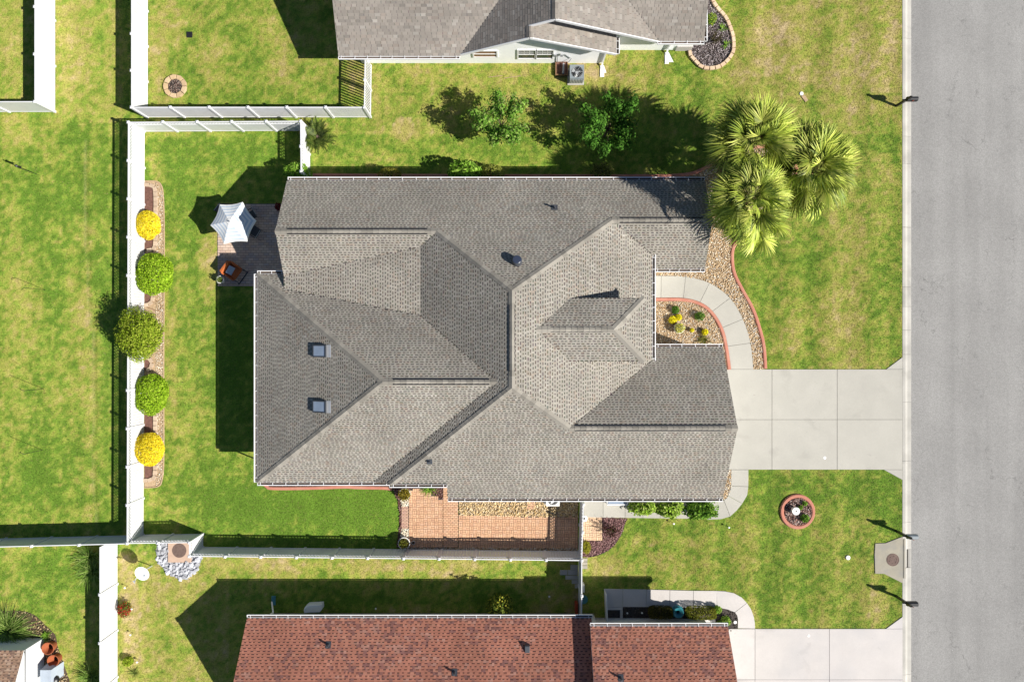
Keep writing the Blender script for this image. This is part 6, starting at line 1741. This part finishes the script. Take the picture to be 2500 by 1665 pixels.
mailbox('black mailbox on a post just below the storm drain', 1462, 'black_metal', 1455)
# ---- air conditioners
def ac_unit(name, label, x, y, s, h, body, seed=0, slats=True):
    root = thing(name, label, 'air conditioner', (x, y, 0)); b = MB()
    b.box((x - s - .06, y - s - .06, 0), (x + s + .06, y + s + .06, .07)); b.build('pad', 'kerb_concrete', root); HARD.append([(x - s, y - s), (x + s, y - s), (x + s, y + s), (x - s, y + s)])
    b = MB()
    rf = s * .80; n = 24; cx_, cy_ = x, y
    for dz0, dz1 in ((.07, h - .12),):
        b.box((x - s + .03, y - s + .03, dz0), (x + s - .03, y + s - .03, dz1 - .35))
    t = [(x + sx * s, y + sy * s) for sx, sy in ((-1, -1), (1, -1), (1, 1), (-1, 1))]
    ring_o = []; ring_i = []
    for k in range(n):
        a = 2 * math.pi * k / n; m = max(abs(math.cos(a)), abs(math.sin(a))); q = .96
        ring_o.append((x + math.cos(a) / m * s * q, y + math.sin(a) / m * s * q, h)); ring_i.append((x + math.cos(a) * rf, y + math.sin(a) * rf, h - .01))
    lo = [(px_, py_, .07) for px_, py_, _ in ring_o]; dn = [(px_, py_, h - .35) for px_, py_, _ in ring_i]
    vs = ring_o + ring_i + lo + dn
    b.raw(vs, [(k, (k + 1) % n, n + (k + 1) % n, n + k) for k in range(n)] + [(2 * n + k, 2 * n + (k + 1) % n, (k + 1) % n, k) for k in range(n)] + [(n + k, n + (k + 1) % n, 3 * n + (k + 1) % n, 3 * n + k) for k in range(n)])
    b.build('cabinet', body, root)
    b = MB()
    for k in range(7):       # louvres on two sides
        z = .18 + k * (h - .35) / 7
        for a in range(9):
            xx = x - s * .85 + a * s * 1.7 / 8
            if k == 0:
                b.box((xx - .018, y - s - .012, .14), (xx + .018, y - s + .03, h - .16)); b.box((x + s - .03, y - s * .85 + a * s * 1.7 / 8 - .018, .14), (x + s + .012, y - s * .85 + a * s * 1.7 / 8 + .018, h - .16))
    b.build('louvres', 'galvanised', root, kind='stuff')
    b = MB(); b.prism(arc(x, y, rf * 1.02, 0, 360, 20)[:-1], h - .37, h - .34); b.build('fan_well', 'black_metal', root)
    b = MB(); b.lathe((x, y, h - .18), [(.09, 0), (.09, .08), (.001, .09)], n=14); hub = b.build('fan_hub', 'grey_metal', root)
    for k in range(3):
        a = k * 2.094 + .5; b = MB(); pts = []
        for rr_, da, zz_ in ((.09, -.2, 0), (rf * .9, -.42, .03), (rf * .92, .32, -.03), (.09, .35, -.02)):
            pts.append((x + math.cos(a + da) * rr_, y + math.sin(a + da) * rr_, h - .15 + zz_))
        b.face(pts); b.build('fan_blade', 'galvanised', root)
    b = MB()
    for rr_ in (.35, .6, .85, 1.0):
        pr_ = [(x + math.cos(2 * math.pi * k / 24) * rf * rr_, y + math.sin(2 * math.pi * k / 24) * rf * rr_, h + .008) for k in range(25)]
        b.tube(pr_, .004, n=4, cap=False)
    for k in range(6):
        a = k * math.pi / 3; b.tube([(x, y, h + .012), (x + math.cos(a) * rf, y + math.sin(a) * rf, h + .008)], .004, n=4)
    b.build('grille', 'galvanised', root, kind='stuff')
    return root
qa = crop(1280, 80, 9.8125)
pa = P(*qa(1262, 940), .8)
ac_unit('air_conditioner', 'grey air conditioner beside the white wall of the top house', pa.x, pa.y, .42, .8, 'slate_metal')
pa = P(*q6(1398, 215), .75)
ac_unit('air_conditioner', 'white air conditioner half under the eave beside the brick terrace', pa.x, pa.y, .40, .75, 'white_glaze')
# timber bin beside the top air conditioner, with a rolled screen
p0, p1 = P(*qa(740, 720)), P(*qa(1040, 1050))
bn_ = thing('timber_box', 'brown timber bed box beside the grey air conditioner', 'planter box', (p0.x, p0.y, 0)); 
for a_, c_ in (((p0.x, p1.y, 0), (p0.x + .05, p0.y, .22)), ((p1.x - .05, p1.y, 0), (p1.x, p0.y, .22)), ((p0.x + .05, p1.y, 0), (p1.x - .05, p1.y + .05, .22)), ((p0.x + .05, p0.y - .05, 0), (p1.x - .05, p0.y, .22))):
    b = MB(); b.box(a_, c_); b.build('plank', 'timber', bn_)
b = MB(); b.box((p0.x + .05, p1.y + .05, 0), (p1.x - .05, p0.y - .05, .16)); b.build('mulch_fill', 'mulch_red', bn_)
b = MB(); a0_, a1_ = P(*qa(940, 735), .3), P(*qa(930, 985), .25); b.tube([a0_, a0_.lerp(a1_, .5), a1_], [.045, .055, .068], n=10); tag(b.build('drain_pipe', 'grey_metal'), 'grey flexible drain pipe lying in the timber box', 'pipe')
b = MB(); wl = wy - .05
b.tube([(P(*qa(770, 560), 1.2).x, wl, 1.25), (P(*qa(800, 600), 1.0).x, wl, 1.0), (P(*qa(800, 700), .3).x, wl, .25)], .022, n=6); b.tube([(P(*qa(990, 540), 1.2).x, wl, 1.3), (P(*qa(1130, 640), .8).x, wl, .8), (P(*qa(1060, 690), .5).x, wl - .1, .5)], .02, n=6)
b.box((P(*qa(700, 570), 1.2).x, wl - .06, 1.15), (P(*qa(760, 570), 1.2).x, wl, 1.4)); b.box((P(*qa(860, 550), 1.2).x, wl - .08, 1.2), (P(*qa(920, 550), 1.2).x, wl, 1.42)); b.build('utility_lines', 'grey_metal', nh)
# ---- shepherd hooks with feeders in the left lawn
def hook(label, px, py, h, feeder, seed):
    p = P(px, py); root = thing('shepherd_hook', label, 'garden hook', (p.x, p.y, 0), 'thin garden hooks in the left lawn'); r = random.Random(seed); a = r.uniform(2.4, 3.6); d = Vector((math.cos(a), math.sin(a), 0))
    b = MB(); pts = [p, p + Vector((0, 0, h - .15))]
    for k in range(7):
        t = math.pi * k / 6; pts.append(p + d * (.13 * (1 - math.cos(t))) + Vector((0, 0, h - .15 + .13 * math.sin(t))))
    b.tube(pts, .014, n=6); b.build('pole', 'black_metal', root)
    if feeder:
        q = p + d * .26; b = MB(); b.lathe((q.x, q.y, h - .62), [(.075, 0), (.06, .03), (.05, .3), (.08, .33), (.001, .42)], n=12, close=True); tag(b.build('bird_feeder', 'black_metal'), 'black tube bird feeder hanging on the uppermost garden hook', 'bird feeder')
hook('thin garden hook with black feeder, uppermost in the left lawn', 94, 427, 1.8, True, 1)
hook('thin garden hook, second from the top in the left lawn', 111, 708, 1.7, False, 2)
hook('thin garden hook, third from the top in the left lawn', 107, 949, 1.7, False, 3)
hook('thin garden hook, lowest in the left lawn', 104, 1098, 1.6, False, 4)
# ---- red roofed house: downspout, splash block, utility cover, white screen
qb = crop(640, 1430, 13.083)
b = MB(); p1 = P(*qb(310, 515), .25); p2 = P(*qb(350, 850), 1.7); p3 = P(*qb(200, 975), 2.4)
b.bar(p3, p2, .08, .07); b.bar(p2, p1, .08, .07); ds = b.build('downspout', 'white_trim', red)
b = MB(); p0, p1 = P(*qb(290, 330), .1), P(*qb(420, 620), .1); b.box((p0.x, p1.y, 0), (p1.x, p0.y, .10), bevel=.03); tag(b.build('splash_block', 'teal_plastic'), 'teal splash block under the downspout of the red roofed house', 'splash block')
uc = thing('utility_cover', 'pale rounded utility cover beside the red roofed house', 'utility box', P(*qb(1620, 740)))
b = MB(); pl_ = [XY(*qb(*q), .5) for q in ((1345, 860), (1330, 760), (1360, 680), (1440, 620), (1895, 595), (1910, 750), (1840, 835))]; b.prism(pl_, 0, .55, bevel=.05); b.build('body', 'dish_white', uc)
b = MB(); b.prism([XY(*qb(*q), .56) for q in ((1400, 815), (1420, 690), (1860, 660), (1860, 740), (1800, 800))], .552, .575, bevel=.01); b.build('lid', 'white_glaze', uc)
sc_ = thing('screen_panel', 'narrow white screen panel at the porch of the red roofed house', 'screen', P(*z4(370, 40)))
A_, B_ = P(*z4(392, 130)), P(*z4(372, 440)); C_ = P(*z4(365, 40))
for k in range(12):
    t0 = k / 12; q0 = C_.lerp(P(*z4(380, 440)), t0); q1 = C_.lerp(P(*z4(380, 440)), t0 + .075); b = MB(); b.bar(q0 + Vector((0, 0, .45)), q1 + Vector((0, 0, .45)), .03, .9); b.build('board', 'white_vinyl', sc_)
b = MB(); b.bar(C_ + Vector((0, 0, .93)), P(*z4(380, 440)) + Vector((0, 0, .93)), .06, .06); b.build('rail', 'white_vinyl', sc_)
# wall lamp, spigot box and green lids near the thin fence
for (u, v, r_, nm, m, lab, h) in ((1742, 930, .0, 'meter_box', 'cream_siding', 'small cream utility box outside the thin white fence', .5), ):
    p = P(*c8(u, v), h); b = MB(); b.box((p.x - .12, p.y - .22, 0), (p.x + .12, p.y + .22, h), bevel=.03); tag(b.build(nm, m), lab, 'utility box')
p = P(*c8(1748, 1003), .05); b = MB(); b.lathe((p.x, p.y, 0), [(.26, 0), (.26, .05), (.22, .08), (.001, .09)], n=24); tag(b.build('utility_disc', 'teal_plastic'), 'pale teal round disc beside the thin white fence', 'disc')
p = P(*c8(1702, 1062), .4); b = MB(); b.box((p.x - .09, p.y - .3, 0), (p.x + .06, p.y + .3, .55), bevel=.02); tag(b.build('gas_bottle_box', 'red_plastic'), 'small red box in shade inside the thin white fence', 'box')
# white cabinet under the eave beside the bushes
p0, p1 = P(*q7(605, 70), .6), P(*q7(905, 195), .6)
cb = thing('cabinet', 'white framed cabinet with grey glass top under the eave by the side walk', 'cabinet', (p0.x, p1.y, 0))
b = MB(); b.box((p0.x, p1.y, .05), (p1.x, p0.y, .55)); b.build('body', 'white_trim', cb)
b = MB(); b.box((p0.x + .06, p1.y + .07, .552), (p1.x - .10, p0.y, .575)); b.build('glass_top', 'sky_glass', cb)
b = MB(); b.box((p0.x, p1.y - .01, .555), (p1.x, p1.y + .065, .60)); b.build('front_rail', 'white_vinyl', cb)
b = MB(); b.box((p1.x - .09, p1.y + .066, .555), (p1.x + .01, p0.y, .60)); b.build('side_rail', 'white_vinyl', cb)
# electric box on the wall at the pebble bed
p = P(*q6(815, 210), 1.2); b = MB(); b.box((p.x - .14, -8.12, 1.0), (p.x + .14, -8.04, 1.5)); b.build('meter', 'white_trim', house)
# ---- shed corner clutter
p = P(113, 1646, .9); gcv = thing('covered_grill', 'grey blue covered grill beside the white shed', 'grill', (p.x, p.y, 0))
b = MB(); b.raw([(p.x - .42, p.y - .5, 0), (p.x + .42, p.y - .5, 0), (p.x + .42, p.y + .34, 0), (p.x - .42, p.y + .34, 0), (p.x - .32, p.y - .5, .95), (p.x + .30, p.y - .5, .95), (p.x + .30, p.y + .28, .95), (p.x - .32, p.y + .28, .95)], [(4, 5, 6, 7), (0, 1, 5, 4), (1, 2, 6, 5), (2, 3, 7, 6), (3, 0, 4, 7)]); b.build('cover', 'blue_grey_fabric', gcv)
p = P(134, 1658, .5); kg = thing('kettle_grill', 'dark round topped kettle beside the covered grill', 'grill', (p.x, p.y, 0))
b = MB(); b.lathe((p.x, p.y, .35), [(.05, 0), (.24, .08), (.30, .22), (.30, .25), (.24, .38), (.001, .44)], n=20); b.build('bowl', 'black_metal', kg, smooth=True)
for k in range(3):
    a = k * 2.09; b = MB(); b.tube([(p.x + math.cos(a) * .24, p.y + math.sin(a) * .24, 0), (p.x + math.cos(a) * .1, p.y + math.sin(a) * .1, .45)], .014, n=5); b.build('leg', 'grey_metal', kg)
b = MB(); b.box((p.x - .1, p.y - .02, .80), (p.x + .1, p.y + .02, .84)); b.build('handle', 'grey_metal', kg)
sbed = smooth_line([XY(*crop(0, 1460, 7.65)(*q)) for q in ((330, 230), (430, 240), (560, 270), (700, 350), (850, 500), (950, 590), (1040, 700), (1080, 900), (1140, 1080), (1200, 1250), (1260, 1420), (1330, 1600))], 3) + [XY(100, 1680), XY(100, 1560), XY(0, 1575), XY(0, 1490)]
sheet('soil_bed', 'bare brown soil bed round the white shed', sbed, 'soil', z=.006); pebbles('mulch_chips', 'straw coloured chips round the white shed', sbed, 500, (.02, .06), [(0.34, 0.25, 0.13), (0.24, 0.16, 0.08), (0.42, 0.33, 0.19)], flat=.3, long=2.5)
# ---- small covers, lights and bits in the grass
def disc(name, label, px, py, r, h, m, cat, group=None, sq=False):
    p = P(px, py); b = MB()
    if sq: b.box((p.x - r, p.y - r, 0), (p.x + r, p.y + r, h), bevel=.01)
    else: b.lathe((p.x, p.y, 0), [(r, 0), (r, h * .8), (r * .8, h), (r * .3, h * 1.02), (.001, h * 1.02)], n=16)
    HARD.append(arc(p.x, p.y, r * 1.3, 0, 360, 8)); return tag(b.build(name, m), label, cat, group)
disc('valve_cover', 'black square valve cover in the top left lawn', *c1(1296, 240), .17, .04, 'black_metal', 'cover', sq=True)
disc('access_disc', 'pale round access disc in the lawn right of the palms top', *c3(931, 600), .11, .06, 'white_glaze', 'disc')
p0, p1 = P(*c3(938, 612)), P(*c3(965, 648)); b = MB(); b.bar(p0 + Vector((0, 0, .025)), p1 + Vector((0, 0, .025)), .20, .05); tag(b.build('meter_box', 'pebble_base'), 'brown rectangular meter box beside the pale round disc', 'meter box')
disc('access_disc', 'pale round disc in the lawn left of the storm drain', *c9(1227, 772), .13, .07, 'white_glaze', 'disc')
disc('paper_scrap', 'small white scrap lying on the middle driveway', *c9(1078, 136), .09, .055, 'white_glaze', 'scrap')
disc('white_marker', 'small white marker lying on the pale neighbour driveway', *c9(975, 1268), .085, .06, 'white_glaze', 'marker')
GL = 'small white garden lights'
for k, (q, lab) in enumerate(((c9(460, 573), 'tiny white light at the bend of the side walk'), (c9(110, 549), 'tiny white light at the lawn edge under the middle bush'), (c8(1513, 970), 'tiny white light in shade beside the thin white fence'), (c8(335, 1052), 'tiny white light in shade near the pale utility cover'), (c7(872, 911), 'tiny white light in the dry grass below the satellite dish'),
                           (c7(910, 1230), 'tiny white light in the dry grass above the weedy plant'), (c7(955, 1415), 'tiny white light beside the weedy plant at the bottom'), (c7(918, 1055), 'tiny white light beside the rose bush'), (z4(670, 345), 'left tiny white light in the black bed'), (z4(870, 342), 'right tiny white light in the black bed'), (z4(2135, 468), 'white light in the dark bed at the neighbour walk curve'))):
    p = P(*q); root = thing('garden_light', lab, 'garden light', (p.x, p.y, 0), GL)
    b = MB(); b.tube([p, p + Vector((0, 0, .25))], .012, n=6); b.build('stake', 'dark_metal', root)
    b = MB(); b.lathe((p.x, p.y, .25), [(.03, 0), (.055 if k < 10 else .1, .03), (.05 if k < 10 else .09, .06), (.001, .075)], n=12); b.build('cap', 'white_glaze', root)
for k, (q0, q1, lab) in enumerate(((c2(1100, 530), c2(1195, 518), 'left of two pale sticks lying on the top lawn'), (c2(1205, 537), c2(1320, 520), 'right of two pale sticks lying on the top lawn'))):
    b = MB(); b.tube([P(*q0, .03), P(*q1, .03)], .02, n=6); tag(b.build('stick', 'pebble_base'), lab, 'stick')
b = MB()
hp = smooth_line([XY(*c4(*q)) for q in ((985, 525), (1030, 520), (1070, 545), (1105, 580), (1085, 615), (1040, 600), (1010, 590))], 6); b.tube([(x, y, .05) for x, y in hp], .016, n=6); tag(b.build('garden_hose', 'timber'), 'thin brown hose curling in the fence bed', 'hose')

# ================================================================== GRASS BLADES
def build_grass(n):
    r = np.random.default_rng(77)
    X = r.uniform(-31.5, KERB_W0 - .02, n); Y = r.uniform(-21.2, 21.2, n); keep = np.ones(n, bool)
    for poly in HARD:
        xs = [p[0] for p in poly]; ys = [p[1] for p in poly]
        k = (X > min(xs)) & (X < max(xs)) & (Y > min(ys)) & (Y < max(ys)) & keep
        ii_ = np.nonzero(k)[0]
        if len(ii_): keep[ii_[inside(poly, X[ii_], Y[ii_])]] = False
    X, Y = X[keep], Y[keep]; m = len(X)
    col = lawn_colour(X, Y); v = r.uniform(.66, 1.5, (m, 1)); v *= np.where(r.random((m, 1)) < .12, .6, 1)
    col = col * v
    dry = r.random(m) < .10; col[dry] = col[dry] * .5 + np.array([.36, .28, .13]) * .5
    a = r.uniform(0, 6.283, m); L = r.uniform(.045, .10, m); w_ = r.uniform(.010, .022, m); e = r.uniform(.25, 1.0, m)
    dx, dy = np.cos(a), np.sin(a)
    p0 = np.stack([X - dy * w_, Y + dx * w_, np.full(m, .002)], 1); p1 = np.stack([X + dy * w_, Y - dx * w_, np.full(m, .002)], 1)
    p2 = np.stack([X + dx * L * np.cos(e), Y + dy * L * np.cos(e), L * np.sin(e) * .55 + .006], 1)
    V = np.stack([p0, p1, p2], 1).reshape(-1, 3); F_ = np.arange(m * 3).reshape(-1, 3)
    tag(link('grass', mesh_np('grass', V, F_, col, 'grass_blade')), 'short grass blades of the lawns', kind='stuff')
build_grass(700000)
